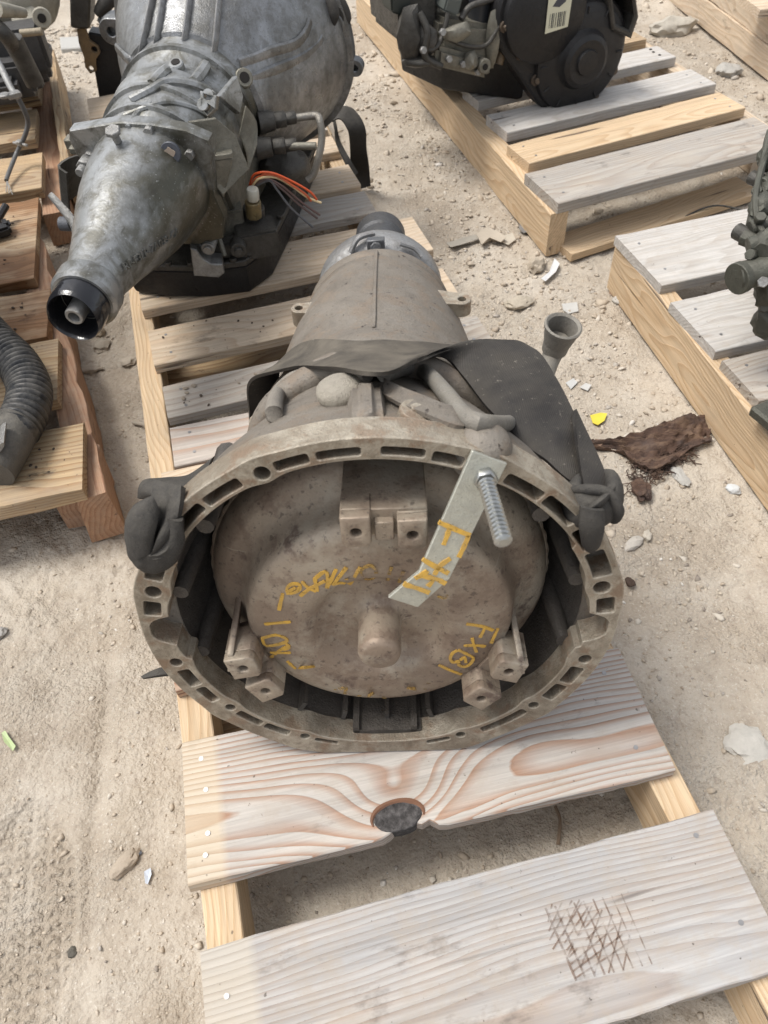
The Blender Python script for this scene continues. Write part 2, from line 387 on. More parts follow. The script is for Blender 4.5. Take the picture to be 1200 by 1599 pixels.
# ------------------------------------------------------------------ ground
def vnoise(x, y, seed):
    xi = np.floor(x).astype(np.int64); yi = np.floor(y).astype(np.int64); xf = x - xi; yf = y - yi
    def h(a, b):
        n = (a * 374761393 + b * 668265263 + seed * 974711) & 0x7fffffff
        n = ((n ^ (n >> 13)) * 1274126177) & 0x7fffffff
        return ((n ^ (n >> 16)) & 0xffff) / 65535.0
    u = xf * xf * (3 - 2 * xf); v = yf * yf * (3 - 2 * yf)
    return (h(xi, yi) * (1 - u) + h(xi + 1, yi) * u) * (1 - v) + (h(xi, yi + 1) * (1 - u) + h(xi + 1, yi + 1) * u) * v - .5
PRINT = P(35, 1440, 0)
def ground_h(x, y):
    near = np.clip(1.6 - np.hypot(x, y - 1.0) / 3.0, 0, 1)
    h = .016 * vnoise(x * 3.1, y * 3.1, 1) + .009 * vnoise(x * 8.3, y * 8.3, 2) + near * (.0055 * vnoise(x * 23, y * 23, 3) + (.3 + np.clip(vnoise(x * 4.1, y * 4.1, 31) * 3 + .5, 0, 1)) * (.0040 * vnoise(x * 57, y * 57, 4) + .0034 * vnoise(x * 121, y * 121, 5)))
    cl = vnoise(x * 14, y * 14, 8); h += near * .010 * np.clip(cl - .18, 0, 1)            # lumps
    h += .035 * vnoise(x * .35, y * .35, 9) * np.clip((np.hypot(x, y) - 4) / 10, 0, 1)
    # shoe print with a chevron tread, lower left
    lx = (x - PRINT.x) * .985 + (y - PRINT.y) * .17; ly = -(x - PRINT.x) * .17 + (y - PRINT.y) * .985
    ins = np.clip(1.15 - np.hypot(lx / .056, ly / .13), 0, 1); ins = np.clip(ins * 7, 0, 1)
    tread = .0042 * np.clip(1.6 - 5.2 * np.abs(((ly + np.abs(((lx / .021) % 1) - .5) * .012) / .0150) % 1 - .5), 0, 1) * np.clip(2.6 - 6 * np.abs((lx / .021) % 1 - .5), 0, 1)
    h = h * (1 - .9 * ins) + ins * (tread - .008)
    # drag rut beside the print
    rx = x - (PRINT.x + .075 - .10 * (y - PRINT.y)); h += -.007 * np.exp(-(rx / .012) ** 2) * np.clip(1.2 - np.abs(y - .42) / .28, 0, 1)
    return h - .004
def axis(lo, hi, d0, lim):
    a = list(np.arange(lo, hi, d0)); s = d0; p = a[-1]
    while p < lim: s *= 1.16; p += s; a.append(p)
    s = d0; p = a[0]; b = []
    while p > -lim: s *= 1.16; p -= s; b.append(p)
    return np.array(b[::-1] + a)
gx = axis(-.95, 1.25, .0055, 300.); gx = np.unique(np.concatenate([gx[(gx < -.62) | (gx > -.34)], np.arange(-.62, -.34, .0026)])); gy_a = np.concatenate([np.arange(-.03, .36, .0026), np.arange(.36, 1.25, .005)]); gy_b = []; p_, s_ = gy_a[-1], .005
while p_ < 300: s_ = min(s_ * 1.012, .02) if p_ < 4 else s_ * 1.16; p_ += s_; gy_b.append(p_)
gy_c = []; p_, s_ = -.03, .004
while p_ > -300: s_ *= 1.2; p_ -= s_; gy_c.append(p_)
gy = np.concatenate([np.array(gy_c[::-1]), gy_a, np.array(gy_b)])
X, Y = np.meshgrid(gx, gy); Z = ground_h(X, Y)
nx, ny = len(gx), len(gy)
me = bpy.data.meshes.new('ground'); me.vertices.add(nx * ny)
me.vertices.foreach_set('co', np.stack([X, Y, Z], -1).astype(np.float32).ravel())
i0 = (np.arange(ny - 1)[:, None] * nx + np.arange(nx - 1)[None, :]).ravel()
qd = np.stack([i0, i0 + 1, i0 + nx + 1, i0 + nx], -1).astype(np.int32)
me.loops.add(qd.size); me.loops.foreach_set('vertex_index', qd.ravel()); me.polygons.add(len(qd))
me.polygons.foreach_set('loop_start', np.arange(0, qd.size, 4, dtype=np.int32)); me.update(calc_edges=True)
me.polygons.foreach_set('use_smooth', np.ones(len(qd), dtype=bool))
k = NT('dry_dirt'); v = k.obj
n0 = k.noise(v, 1.6, 5, .6); n1 = k.noise(v, 9, 6, .65); n2 = k.noise(v, 55, 5, .7); n3 = k.noise(v, 260, 3, .6)
c = k.mix(k.ramp(n0, [(.42, 0), (.58, 1)]), (.44, .383, .31), (.335, .283, .222))
c = k.mix(k.ramp(n1, [(.42, 0), (.66, .6)]), c, (.49, .445, .38))
c = k.mix(k.ramp(n2, [(.32, .6), (.47, 0)]), c, (.29, .243, .195))
c = k.mix(k.math('MULTIPLY', k.ramp(n3, [(.58, 0), (.72, 1)]), .55), c, (.60, .56, .49))
c = k.mix(k.math('MULTIPLY', k.ramp(n3, [(.28, 1), (.38, 0)]), .5), c, (.20, .165, .13))
k.p('Base Color', c).p('Roughness', .95).p('Specular IOR Level', .1)
vd = k.vor(k.vmath('ADD', v, k.vmath('MULTIPLY', k.noise(v, 40, 3, color=True), (.006, .006, .006))), 120, 'F1'); vd2 = k.vor(v, 300, 'F1')
h = k.math('ADD', k.math('MULTIPLY', n2, .9), k.math('ADD', k.math('MULTIPLY', n3, .35), k.math('ADD', k.math('MULTIPLY', vd, -.45), k.math('MULTIPLY', vd2, -.22))))
msk = k.ramp(k.noise(k.map(v, loc=(7, 3, 0)), 5, 5, .6), [(.42, .40), (.60, 1)])
k.p('Normal', k.bump(k.math('MULTIPLY', h, msk), .0075, 1.0)); me.materials.append(k.m)
ground = bpy.data.objects.new('ground', me); col.objects.link(ground); tag(ground, 'pale dry dirt ground of the yard', 'ground', kind='structure')
def gz(x, y): return float(ground_h(np.array([x]), np.array([y]))[0])

# gravel and crumbs of dry soil (nobody could count them)
def gravel():
    rng = np.random.default_rng(5); bm = bmesh.new(); bmesh.ops.create_icosphere(bm, subdivisions=1, radius=1)
    bv = np.array([v.co for v in bm.verts]); bf = np.array([[v.index for v in f.verts] for f in bm.faces]); bm.free()
    N = 38000; u = rng.random((N * 3, 2)); x = -1.7 + 3.6 * u[:, 0]; y = .0 + 3.3 * u[:, 1] ** 1.35
    dens = np.clip(vnoise(x * 3.3, y * 3.3, 21) + vnoise(x * 9, y * 9, 22) + .32, .06, 1)
    dens = np.where((x > .2) & (x < .5) & (y > .45) & (y < 2), np.maximum(dens, .75), dens)
    dens = np.where((x < -.25) & (y < .65), dens * .8, dens)
    kp = rng.random(N * 3) < dens; x = x[kp][:N]; y = y[kp][:N]; n = len(x)
    s = np.clip(np.exp(rng.normal(math.log(.0019), .58, n)), .0009, .0105) * np.interp(y, [0, .5, .9, 3], [.62, .75, 1.15, 1.7])
    z = ground_h(x, y); ang = rng.random(n) * 6.28; ca, sa = np.cos(ang), np.sin(ang)
    jit = 1 + rng.uniform(-.5, .5, (n, len(bv))); sq = np.stack([rng.uniform(.75, 1.35, n), rng.uniform(.6, 1, n), rng.uniform(.28, .65, n)], -1)
    q = bv[None] * jit[..., None] * sq[:, None, :] * s[:, None, None]
    tl = rng.normal(0, .35, n); q[..., 2] += q[..., 0] * tl[:, None]
    vx = q[..., 0] * ca[:, None] - q[..., 1] * sa[:, None] + x[:, None]; vy = q[..., 0] * sa[:, None] + q[..., 1] * ca[:, None] + y[:, None]; vz = q[..., 2] + (z + s * .12)[:, None]
    co = np.stack([vx, vy, vz], -1).reshape(-1, 3).astype(np.float32); fs = (bf[None] + (np.arange(n) * len(bv))[:, None, None]).reshape(-1, 3).astype(np.int32)
    m = bpy.data.meshes.new('gravel'); m.vertices.add(len(co)); m.vertices.foreach_set('co', co.ravel())
    m.loops.add(fs.size); m.loops.foreach_set('vertex_index', fs.ravel()); m.polygons.add(len(fs)); m.polygons.foreach_set('loop_start', np.arange(0, fs.size, 3, dtype=np.int32)); m.update(calc_edges=True)
    k = NT('gravel_mixed'); g = k.n('ShaderNodeNewGeometry'); r = g.outputs['Random Per Island']
    c = k.ramp(r, [(0, (.46, .395, .315)), (.35, (.53, .465, .38)), (.6, (.42, .355, .28)), (.8, (.57, .525, .455)), (.90, (.40, .37, .33)), (.955, (.25, .22, .19)), (.985, (.66, .63, .58))], 'CONSTANT')
    c = k.mix(k.math('MULTIPLY', k.noise(k.obj, 300, 3), .4), c, (.30, .245, .185)); k.p('Base Color', c).p('Roughness', .95).p('Specular IOR Level', .12)
    m.materials.append(k.m); o = bpy.data.objects.new('gravel', m); col.objects.link(o)
    tag(o, 'loose gravel and crumbs of soil scattered over the dirt', 'gravel', kind='stuff')
gravel()

# ------------------------------------------------------------------ pallets
def board_mesh(L, W, T, mat, seed, ch=.0014, rough=.0011, edge=None, bow=0, n=None, crack=0):
    "sawn board, local X along the grain, origin at the centre of its top"
    n = n or max(6, int(L / .035)); vs = []; fs = []
    sec = [(-1, -1, 0, 1), (-1, -1, 1, 0), (-1, 1, 1, 0), (-1, 1, 0, -1), (1, 1, 0, -1), (1, 1, -1, 0), (1, -1, -1, 0), (1, -1, 0, 1)]
    for i in range(n + 1):
        x = -L / 2 + L * i / n
        for j, (sy, sz, cy, cz) in enumerate(sec):
            y = sy * W / 2 + (-sy if cz else 0) * 0; z = -T if sz < 0 else 0
            y += (ch if cy == 0 else 0) * -sy; z += (ch if cz == 0 else 0) * -sz
            nn = mnoise.noise(Vector((x * 16, sy * 3 + seed * 5.7, sz * 2 + j * .13)))
            n2 = mnoise.noise(Vector((x * 60, sy * 5 + seed * 3.1, sz)))
            y += sy * rough * (nn * 1.6 + n2 * .6); z += rough * nn * .7 + bow * (1 - (2 * x / L) ** 2)
            if edge and sy < 0: y += edge(x)
            xx = x + ((rough * 1.4 * mnoise.noise(Vector((y * 70, z * 50, seed + i)))) if i in (0, n) else 0)
            vs.append((xx, y, z))
    for i in range(n):
        for k_ in range(8):
            a, b = i * 8 + k_, i * 8 + (k_ + 1) % 8; fs.append((a, b, b + 8, a + 8))
    fs.append(tuple(range(7, -1, -1))); fs.append(tuple(n * 8 + k_ for k_ in range(8)))
    m = MB(); m.add(vs, fs); return m.mesh('board', mat, 30)
_seed = [0]
def board(name, p0, p1, W, T, ztop, mat, parent, roll=0, **kw):
    "board whose top centre line runs from p0 to p1 (plan) with its top at ztop (or a pair for the two ends)"
    _seed[0] += 1; z0, z1 = ztop if hasattr(ztop, '__len__') else (ztop, ztop)
    a = Vector((p0[0], p0[1], z0)); b = Vector((p1[0], p1[1], z1)); L = (b - a).length
    M = xframe(a, b) @ Matrix.Translation((L / 2, 0, 0)) @ Matrix.Rotation(roll, 4, 'X')
    o = bpy.data.objects.new(name, board_mesh(L, W, T, mat, _seed[0], **kw)); col.objects.link(o); place(o, M, parent); return o
NAIL = MB().disc((0, 0, -.002), (0, 0, 1), .0027, .0022, 10).mesh('nail', M_NAIL)
NHOLE = MB().disc((0, 0, -.0005), (0, 0, 1), .0045, .0009, 10).mesh('nail_hole', M_HOLE)
def nails(bd, pts, parent, mesh=NAIL, name='nail'):
    for (x, y) in pts:
        o = bpy.data.objects.new(name, mesh); col.objects.link(o)
        place(o, WORLD[bd] @ Matrix.Translation((x, y, .0006)) @ Matrix.Rotation(.1, 4, 'X'), parent)
def mid(a, b): return (a + b) / 2
def deck(parent, BL, FL, R, mat, z=.125, T=.019, ext=0, nail=True, name='deck_board', wid=None, **kw):
    "deck board from its back-left and front-left top corners (pixels) and a right end given by a back and a front pixel, or by a world length"
    a, b = P(*BL, z), P(*FL, z); m0 = mid(a, b)
    if isinstance(R, tuple) and isinstance(R[0], tuple): m1 = mid(P(*R[0], z), P(*R[1], z)); W = ((a - b).length + (P(*R[0], z) - P(*R[1], z)).length) / 2
    else:
        ang, L = R; m1 = m0 + Vector((math.cos(ang), math.sin(ang), 0)) * L; W = (a - b).length
    W = (wid or W) * .985
    o = board(name, m0, m1, W, T, z, mat, parent, **kw); L = (m1 - m0).length
    if nail: nails(o, [(-L / 2 + .03, W * .27), (-L / 2 + .033, -W * .25), (L / 2 - .032, W * .24), (L / 2 - .03, -W * .28)], o)
    return o
rad = math.radians
# --- the long skid under the two transmissions
PAL = thing('wooden_pallet', P(620, 1300, 0) * 1.0, 'long narrow wooden pallet under the brown bell housing, knotty board in front', 'pallet')
U = Vector((-.222, .975, 0)); V = Vector((.975, .222, 0)); Lo = Vector((-.214, .20, 0)); Wp = .575
def edge_knot(x):
    d = x - KX
    if .0 < d < .034: return .010 + .003 * math.sin(d * 190)
    return .010 * math.exp(-(d / .012) ** 2) if d < 0 else .010 * math.exp(-((d - .034) / .006) ** 2)
KX = .0
zt = .125
b8a, b8b = mid(P(280, 1160, zt), P(297, 1386, zt)), mid(P(957, 1016, zt), P(1065, 1196, zt)); b8L = (b8b - b8a).length
kI = (xframe(b8a, b8b) @ Matrix.Translation((b8L / 2, 0, 0))).inverted(); kp = kI @ P(622, 1277, zt); KX = kp.x
W_KNOT = wood('wood_knotty_bleached', (.54, .50, .45), (.40, .245, .165), (.51, .49, .465), .40, 14, 1.0, .4, knot=(kp.x, kp.y + .010, .085, .050, .060), off=(0, .0, .030), dirt=.35, wav=.8, end=(-.27 + .045, (.60, .49, .34)))
b8 = board('deck_board', b8a, b8b, .158, .019, zt, W_KNOT, PAL, edge=edge_knot, n=60, rough=.0013)
nails(b8, [(-b8L / 2 + .022, .055), (-b8L / 2 + .025, .018), (-b8L / 2 + .024, -.03), (-b8L / 2 + .02, -.052), (b8L / 2 - .03, .05), (b8L / 2 - .032, -.045)], b8)
m = MB(); pts_ = []
for k_ in range(26):
    a = 2 * math.pi * k_ / 26; rr = 1 + .10 * mnoise.noise(Vector((math.cos(a) * 2, math.sin(a) * 2, 3))); pts_.append((.0265 * rr * math.cos(a), .0150 * rr * math.sin(a)))
m.prism(pts_, -.018, .0012, lambda u, v, h: Vector((kp.x + u, max(kp.y + v + .001, -.078 + .004), h)))
k = NT('knot_bark'); n1 = k.noise(k.obj, 120, 5, .7)
k.p('Base Color', k.ramp(n1, [(.3, (.015, .013, .012)), (.5, (.055, .05, .048)), (.75, (.15, .14, .135))])).p('Roughness', .9).p('Normal', k.bump(n1, .004, 1))
m.build('knot', k.m, b8, WORLD[b8], bevel=.001)
# red rim round the knot
m = MB(); rim = [(kp.x + .0285 * math.cos(a), kp.y + .001 + .0168 * math.sin(a)) for a in np.linspace(-.25, math.pi + .25, 30)]
m.tube([(x, y, .0001) for x, y in rim], [.0012, .0028, .0034, .003, .0028, .0034, .0022, .001], 6)
m.build('knot_rim', plain('knot_red_wood', (.22, .11, .065), .85, var=.8), b8, WORLD[b8])
b7 = board('deck_board', mid(P(262, 1000, zt), P(277, 1078, zt)), mid(P(262, 1000, zt), P(277, 1078, zt)) + Vector((.975, .222, 0)) * .42, .075, .019, zt, W_REDST, PAL)
fl_ = P(1200, 1522, zt); bk0, bk1 = P(312, 1483, zt), P(1113, 1263, zt); dirn = (bk1 - bk0).normalized(); perp = Vector((-dirn.y, dirn.x, 0)); Wb = abs((fl_ - bk0).dot(perp))
W_NEAR = wood('wood_grey_ribbed', (.49, .44, .385), (.37, .275, .21), (.45, .44, .43), .70, 14, .9, .40, off=(0, .015, .05), dirt=.45, wav=.7, end=(-.26 + .04, (.52, .46, .37)))
b10 = board('deck_board', bk0 - perp * (Wb / 2), bk1 - perp * (Wb / 2), Wb, .019, zt, W_NEAR, PAL, rough=.0014, n=40)
L10 = (bk1 - bk0).length
nails(b10, [(-L10 / 2 + .022, .03), (-L10 / 2 + .03, -.035), (L10 / 2 - .03, .055), (L10 / 2 - .028, -.03)], b10)
deck(PAL, (250, 672 + 66), (262, 800), (rad(13), .30), W_TAN, nail=False)
b6 = deck(PAL, (263, 668), (275, 728), (rad(12), .55), W_PINK)
b5 = deck(PAL, (252, 603), (263, 653), (rad(14), .57), W_GREY)
b4 = deck(PAL, (231, 516), (241, 571), (rad(14), .57), W_TAN)
b3 = deck(PAL, (213, 425), (222, 486), (rad(14), .58), W_TAN)
def deckr(BR, FR, mat, L=.57, ang=rad(14)):
    a, b = P(*BR, zt), P(*FR, zt); m1 = mid(a, b); m0 = m1 - Vector((math.cos(ang), math.sin(ang), 0)) * L
    o = board('deck_board', m0, m1, (a - b).length * .97, .019, zt, mat, PAL); nails(o, [(L / 2 - .03, .02), (L / 2 - .035, -.025)], o); return o
deckr((568, 297), (588, 331), W_GREY); deckr((546, 256), (562, 289), W_TAN); deckr((516, 212), (532, 236), W_TAN); deckr((499, 180), (512, 203), W_GREY)
deckr((478, 140), (492, 170), W_TAN); deckr((455, 100), (470, 130), W_TAN)
def stringer(parent, p0, p1, w=.038, z0=.018, z1=.1055, mat=W_TAN, name='stringer'):
    a = Vector((p0[0], p0[1], 0)); b = Vector((p1[0], p1[1], 0))
    return board(name, a, b, w, z1 - z0, z1, mat, parent, rough=.0008)
sl0 = P(347, 1430, .1055); sr0 = P(1050, 1235, .1055)
stringer(PAL, sl0 - U * .26, sl0 + U * 2.15 + V * .0, mat=W_TAN2)
stringer(PAL, sr0 - U * .34, sr0 + U * 2.08, mat=W_TAN2)
for s_ in (.24, 1.0, 1.95): board('bottom_board', sl0 + U * s_ - V * .03, sl0 + U * s_ + V * .56, .10, .018, .018, W_OLD, PAL)

# --- upper right pallet
UR = thing('wooden_pallet', P(900, 330, 0), 'wooden pallet of spaced bleached boards under the black gearbox', 'pallet')
uu = Vector((-.235, .972, 0)).normalized(); uv = Vector((.945, .327, 0)).normalized()
deck(UR, (829, 271), (863, 318), ((1195, 178), (1225, 227)), W_GREY, T=.024)
deck(UR, (800, 226), (818, 256), ((1128, 142), (1160, 170)), W_TAN2, T=.024)
deck(UR, (765, 178), (787, 209), ((1089, 106), (1108, 132)), W_WHITE, T=.024)
def deckr2(BR, FR, mat, L=.6):
    a, b = P(*BR, zt), P(*FR, zt); m1 = mid(a, b); m0 = m1 - uv * L
    o = board('deck_board', m0, m1, (a - b).length * .97, .024, zt, mat, UR); nails(o, [(L / 2 - .03, .03), (L / 2 - .035, .01), (L / 2 - .032, -.015)], o, NHOLE, 'nail_hole')
deckr2((1032, 70), (1050, 90), W_WHITE); deckr2((984, 41), (1004, 62), W_OLD); deckr2((950, 5), (965, 25), W_TAN)
us0 = P(876, 334, .1)
stringer(UR, us0 + uu * .005, us0 + uu * 1.6, .042, .0, .1005, W_TAN2)
stringer(UR, us0 + uv * .62 + uu * .1, us0 + uv * .62 + uu * 1.6, .042, .0, .1005, W_TAN)
a_, b_ = P(888, 398, .018), P(1185, 300, .018)
board('bottom_board', a_ + uu * .04 , b_ + uu * .04, .085, .018, .018, W_TAN2, UR)

# --- right pallet
RP = thing('wooden_pallet', P(1150, 560, 0), 'wooden pallet at the right edge, wide pale boards on a bright pine beam', 'pallet')
ru = Vector((-.17, .985, 0)).normalized(); rv = Vector((.975, .222, 0))
deck(RP, (962, 367), (1032, 447), (rad(13), .6), W_WHITE, T=.02)
deck(RP, (1050, 470), (1115, 550), (rad(13), .6), W_WHITE, T=.02)
r3 = deck(RP, (1128, 562), (1186, 627), (rad(13), .6), W_GREY, T=.02)
k = NT('oil_stain'); k.p('Base Color', (.045, .03, .025)).p('Roughness', .25)
m = MB(); sp_ = [(.021 * (1 + .22 * mnoise.noise(Vector((math.cos(a) * 1.7, math.sin(a) * 1.7, 1)))) * math.cos(a), .013 * (1 + .3 * mnoise.noise(Vector((math.cos(a) * 2, math.sin(a) * 2, 7)))) * math.sin(a)) for a in np.linspace(0, 2 * math.pi, 28, endpoint=False)]
m.prism(sp_, .0004, .0014, lambda u, v, h: Vector((u - .225, v + .002, h))); m.build('oil_spot', k.m, r3, WORLD[r3])
a_, b_ = P(962, 379, .106), P(1203, 686, .106); ru = (a_ - b_).normalized(); rn = Vector((-ru.y, ru.x, 0)); rn = rn if rn.x > 0 else -rn
stringer(RP, b_ - ru * .4 + rn * .019, a_ + rn * .019, .038, .0, .106, W_TAN2)
deck(RP, (1215, 660), (1290, 760), (rad(13), .5), W_GREY, T=.02, nail=False)

# --- left front pallet
LF = thing('wooden_pallet', P(60, 700, 0), 'rough oil-stained wooden pallet at the left edge under the corrugated hose', 'pallet')
ldir = rad(7); lu = Vector((-.38, .925, 0)).normalized()
def deckl(BR, FR, mat, L, z=.125, T=.022, ang=rad(12)):
    a, b = P(*BR, z), P(*FR, z); m1 = mid(a, b); m0 = m1 - Vector((math.cos(ang), math.sin(ang), 0)) * L
    return board('deck_board', m0, m1, (a - b).length * .98, T, z, mat, LF, rough=.0055)
deckl((131, 660), (128, 764), W_OLD, .40, .125, .028)
deckl((79, 528), (104, 622), W_OLD, .36); deckl((68, 452), (81, 524), W_BROWN, .34); deckl((48, 309), (68, 432), W_BROWN, .32)
s0_, s1_ = P(138, 762, .100), P(58, 425, .100); ld = (s1_ - s0_).normalized()
board('stringer', s0_ - ld * .02, s1_ + ld * .15, .052, .100, .100, W_RED, LF, rough=.005)
board('stringer', s0_ - ld * .035 - Vector((.33, .06, 0)), s1_ + ld * .15 - Vector((.33, .06, 0)), .052, .100, .100, W_RED, LF, rough=.003)
board('block', P(112, 762, .094), P(118, 700, .094), .072, .092, .094, W_RED, LF, rough=.004, n=5)

# --- left back pallet
LB = thing('wooden_pallet', P(40, 250, 0), 'shaded wooden pallet behind, under the dark engine block at left', 'pallet')
def deckb(BR, FR, mat, L, z=.125, ang=rad(12)):
    a, b = P(*BR, z), P(*FR, z); m1 = mid(a, b); m0 = m1 - Vector((math.cos(ang), math.sin(ang), 0)) * L
    return board('deck_board', m0, m1, (a - b).length * .98, .025, z, mat, LB, rough=.002)
deckb((60, 238), (72, 292), W_OLD, .4); deckb((50, 170), (62, 215), W_OLD, .4); deckb((70, 75), (77, 98), W_TAN, .4); deckb((58, 105), (66, 150), W_OLD, .4)
t0, t1 = P(104, 262, .115), P(80, 84, .115)
board('side_plank', t0, t1, .022, .115, .125, W_OLD, LB, rough=.002)
board('stringer', P(88, 335, .08), P(60, 110, .08), .06, .08, .085, W_RED, LB, rough=.003)

# --- far right pallet corner
FR_ = thing('wooden_pallet', P(1150, 40, 0), 'stacked pine beams of a pallet in the far right corner', 'pallet')
f0, f1 = P(1216, 96, .06), P(1072, -14, .06); fd = (f1 - f0).normalized(); fn_ = Vector((-fd.y, fd.x, 0)); fn_ = fn_ if fn_.x > 0 else -fn_
board('beam', f0 - fd * .3 + fn_ * .03, f1 + fd * .4 + fn_ * .03, .06, .075, .075, W_TAN, FR_)
board('beam', f0 - fd * .3 + fn_ * .035, f1 + fd * .4 + fn_ * .035, .06, .08, .156, W_TAN, FR_)
board('deck_board', P(1172, 4, .18), P(1300, -10, .18), .12, .022, .180, W_TAN, FR_)
m = MB().box((0, 0, 0), (.055, .02, .02)); m.build('shim', W_TAN, FR_, Matrix.Translation(P(1172, 84, .012)) @ Matrix.Rotation(-.75, 4, 'Z'), bevel=.002)

# ------------------------------------------------------------------ the brown transmission in front
def tilt_frame(o, th, ya):
    w = Vector((math.sin(ya) * math.cos(th), math.cos(ya) * math.cos(th), -math.sin(th))); r = Vector((math.cos(ya), -math.sin(ya), 0)); up = r.cross(w)
    M = Matrix((r, w, up)).transposed().to_4x4(); M.translation = Vector(o); return M
MT = tilt_frame((-.0125, .384, .339), .147, .045)          # bell face centre; Y runs back along the shaft
def T(px, py, y=None, x=None, z=None): return PM(px, py, MT, x=x, y=y, z=z)
C_FLANGE = cast('alloy_flange', (.37, .33, .265), (.13, .10, .07), (.40, .345, .265), .30, .48, .35, 15, .9, rust=(.19, .12, .075), edge=(.52, .48, .40))
C_CASE = cast('alloy_case_dusty', (.18, .162, .14), (.07, .058, .048), (.265, .233, .19), .58, .62, .2, 12, .85, specks=.9, rust=(.15, .105, .07))
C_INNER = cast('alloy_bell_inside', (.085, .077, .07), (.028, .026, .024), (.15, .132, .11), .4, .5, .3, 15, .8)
C_SILVER = cast('alloy_bright', (.30, .305, .31), (.10, .098, .095), (.32, .295, .26), .35, .42, .5, 18, .7, edge=(.5, .5, .5))
k = NT('converter_rust'); v = k.obj
n1 = k.noise(v, 11, 6, .66); n2 = k.noise(v, 46, 6, .68); n3 = k.noise(v, 300, 2, .5)
c = k.mix(k.ramp(n1, [(.42, 0), (.54, 1)]), (.31, .255, .195), (.235, .18, .135))
c = k.mix(k.ramp(n2, [(.54, 0), (.64, .55)]), c, (.15, .105, .08))
c = k.mix(k.math('MULTIPLY', k.ramp(k.noise(k.map(v, loc=(3, 1, 7)), 8, 6, .7), [(.52, 0), (.60, 1)]), .8), c, (.36, .315, .25))
c = k.mix(k.ramp(k.noise(k.map(v, loc=(9, 4, 2)), 26, 5, .65), [(.60, 0), (.68, .8)]), c, (.11, .075, .062))
c = k.mix(k.ramp(n3, [(.64, 0), (.74, .4)]), c, (.08, .055, .05))
scr = k.noise(k.map(v, (9, 9, 120), rot=(.2, .5, .3)), 1.0, 4, .7); c = k.mix(k.ramp(scr, [(.66, 0), (.70, .5)]), c, (.42, .37, .30)); c = k.mix(k.ramp(k.noise(k.map(v, loc=(2, 2, 2)), 130, 4, .65), [(.60, 0), (.66, .55)]), c, (.06, .045, .04))
k.p('Base Color', c).p('Roughness', .52).p('Metallic', .28).p('Specular IOR Level', .35).p('Normal', k.bump(k.math('ADD', n2, k.math('MULTIPLY', n3, .4)), .0011, .9)); C_CONV = k.m
k = NT('strap_rubber'); v = k.obj
rib = k.wave(k.map(v, (1, 1, 1), rot=(.3, .4, .5)), 210, .4, 1, 3); n1 = k.noise(v, 22, 5, .65); n2 = k.noise(v, 190, 3, .6)
g = k.n('ShaderNodeNewGeometry'); nz = k.sep(g.outputs['Normal'])[2]
df = k.math('MULTIPLY', k.math('MULTIPLY_ADD', nz, .75, .15, True), k.ramp(n1, [(.30, .35), (.62, 1)]))
wx = k.sep(g.outputs['Position'])[0]; df = k.math('MULTIPLY', df, k.ramp(k.math('MULTIPLY_ADD', wx, 1.0, .5), [(.53, 1.0), (.60, .28)]))
c = k.mix(k.math('MULTIPLY', df, .72), (.011, .0105, .0115), (.23, .20, .155)); c = k.mix(k.ramp(n2, [(.64, 0), (.76, .4)]), c, (.30, .27, .22))
k.p('Base Color', c).p('Roughness', .55).p('Specular IOR Level', .24).p('Normal', k.bump(k.math('ADD', k.math('MULTIPLY', rib, .25), k.math('MULTIPLY', n2, .35)), .0008, .8)); C_STRAP = k.m
C_STRAP2 = cast('strap_rubber_clean', (.020, .0195, .0205), (.010, .010, .011), (.17, .155, .13), .42, .68, 0, 26, .5, .0005, .2)
C_ZINC = cast('zinc_plate', (.50, .50, .43), (.30, .295, .26), (.42, .40, .34), .25, .42, .55, 20, .5, .0003)
k = NT('zinc_thread'); k.p('Base Color', k.mix(k.noise(k.obj, 60, 4), (.50, .51, .49), (.25, .25, .24))).p('Metallic', .85).p('Roughness', .30); C_THREAD = k.m
k = NT('yellow_marker'); n1 = k.noise(k.obj, 90, 4, .6); k.p('Base Color', k.mix(k.ramp(n1, [(.35, 0), (.7, 1)]), (.58, .34, .05), (.40, .25, .07))).p('Roughness', .7)
tr_ = k.n('ShaderNodeBsdfTransparent'); mx = k.n('ShaderNodeMixShader'); k.l(k.ramp(k.noise(k.obj, 260, 4, .7), [(.30, .25), (.42, 1)]), mx.inputs[0]); k.l(tr_.outputs[0], mx.inputs[1]); k.l(k.b.outputs[0], mx.inputs[2]); k.l(mx.outputs[0], k.out.inputs[0]); C_PAINT = k.m
k = NT('faded_marker'); n1 = k.noise(k.obj, 120, 4, .65); k.p('Base Color', (.40, .25, .065)).p('Roughness', .8)
tr_ = k.n('ShaderNodeBsdfTransparent'); mx = k.n('ShaderNodeMixShader'); k.l(k.ramp(n1, [(.36, 0), (.56, .8)]), mx.inputs[0]); k.l(tr_.outputs[0], mx.inputs[1]); k.l(k.b.outputs[0], mx.inputs[2]); k.l(mx.outputs[0], k.out.inputs[0]); C_FADED = k.m

TR = thing('transmission', P(590, 1150, .125), 'dusty brown automatic transmission with open bell housing facing the camera', 'transmission')
flatb = -.2140
def cut(p): return Vector((p.x, p.y, max(p.z, flatb)))
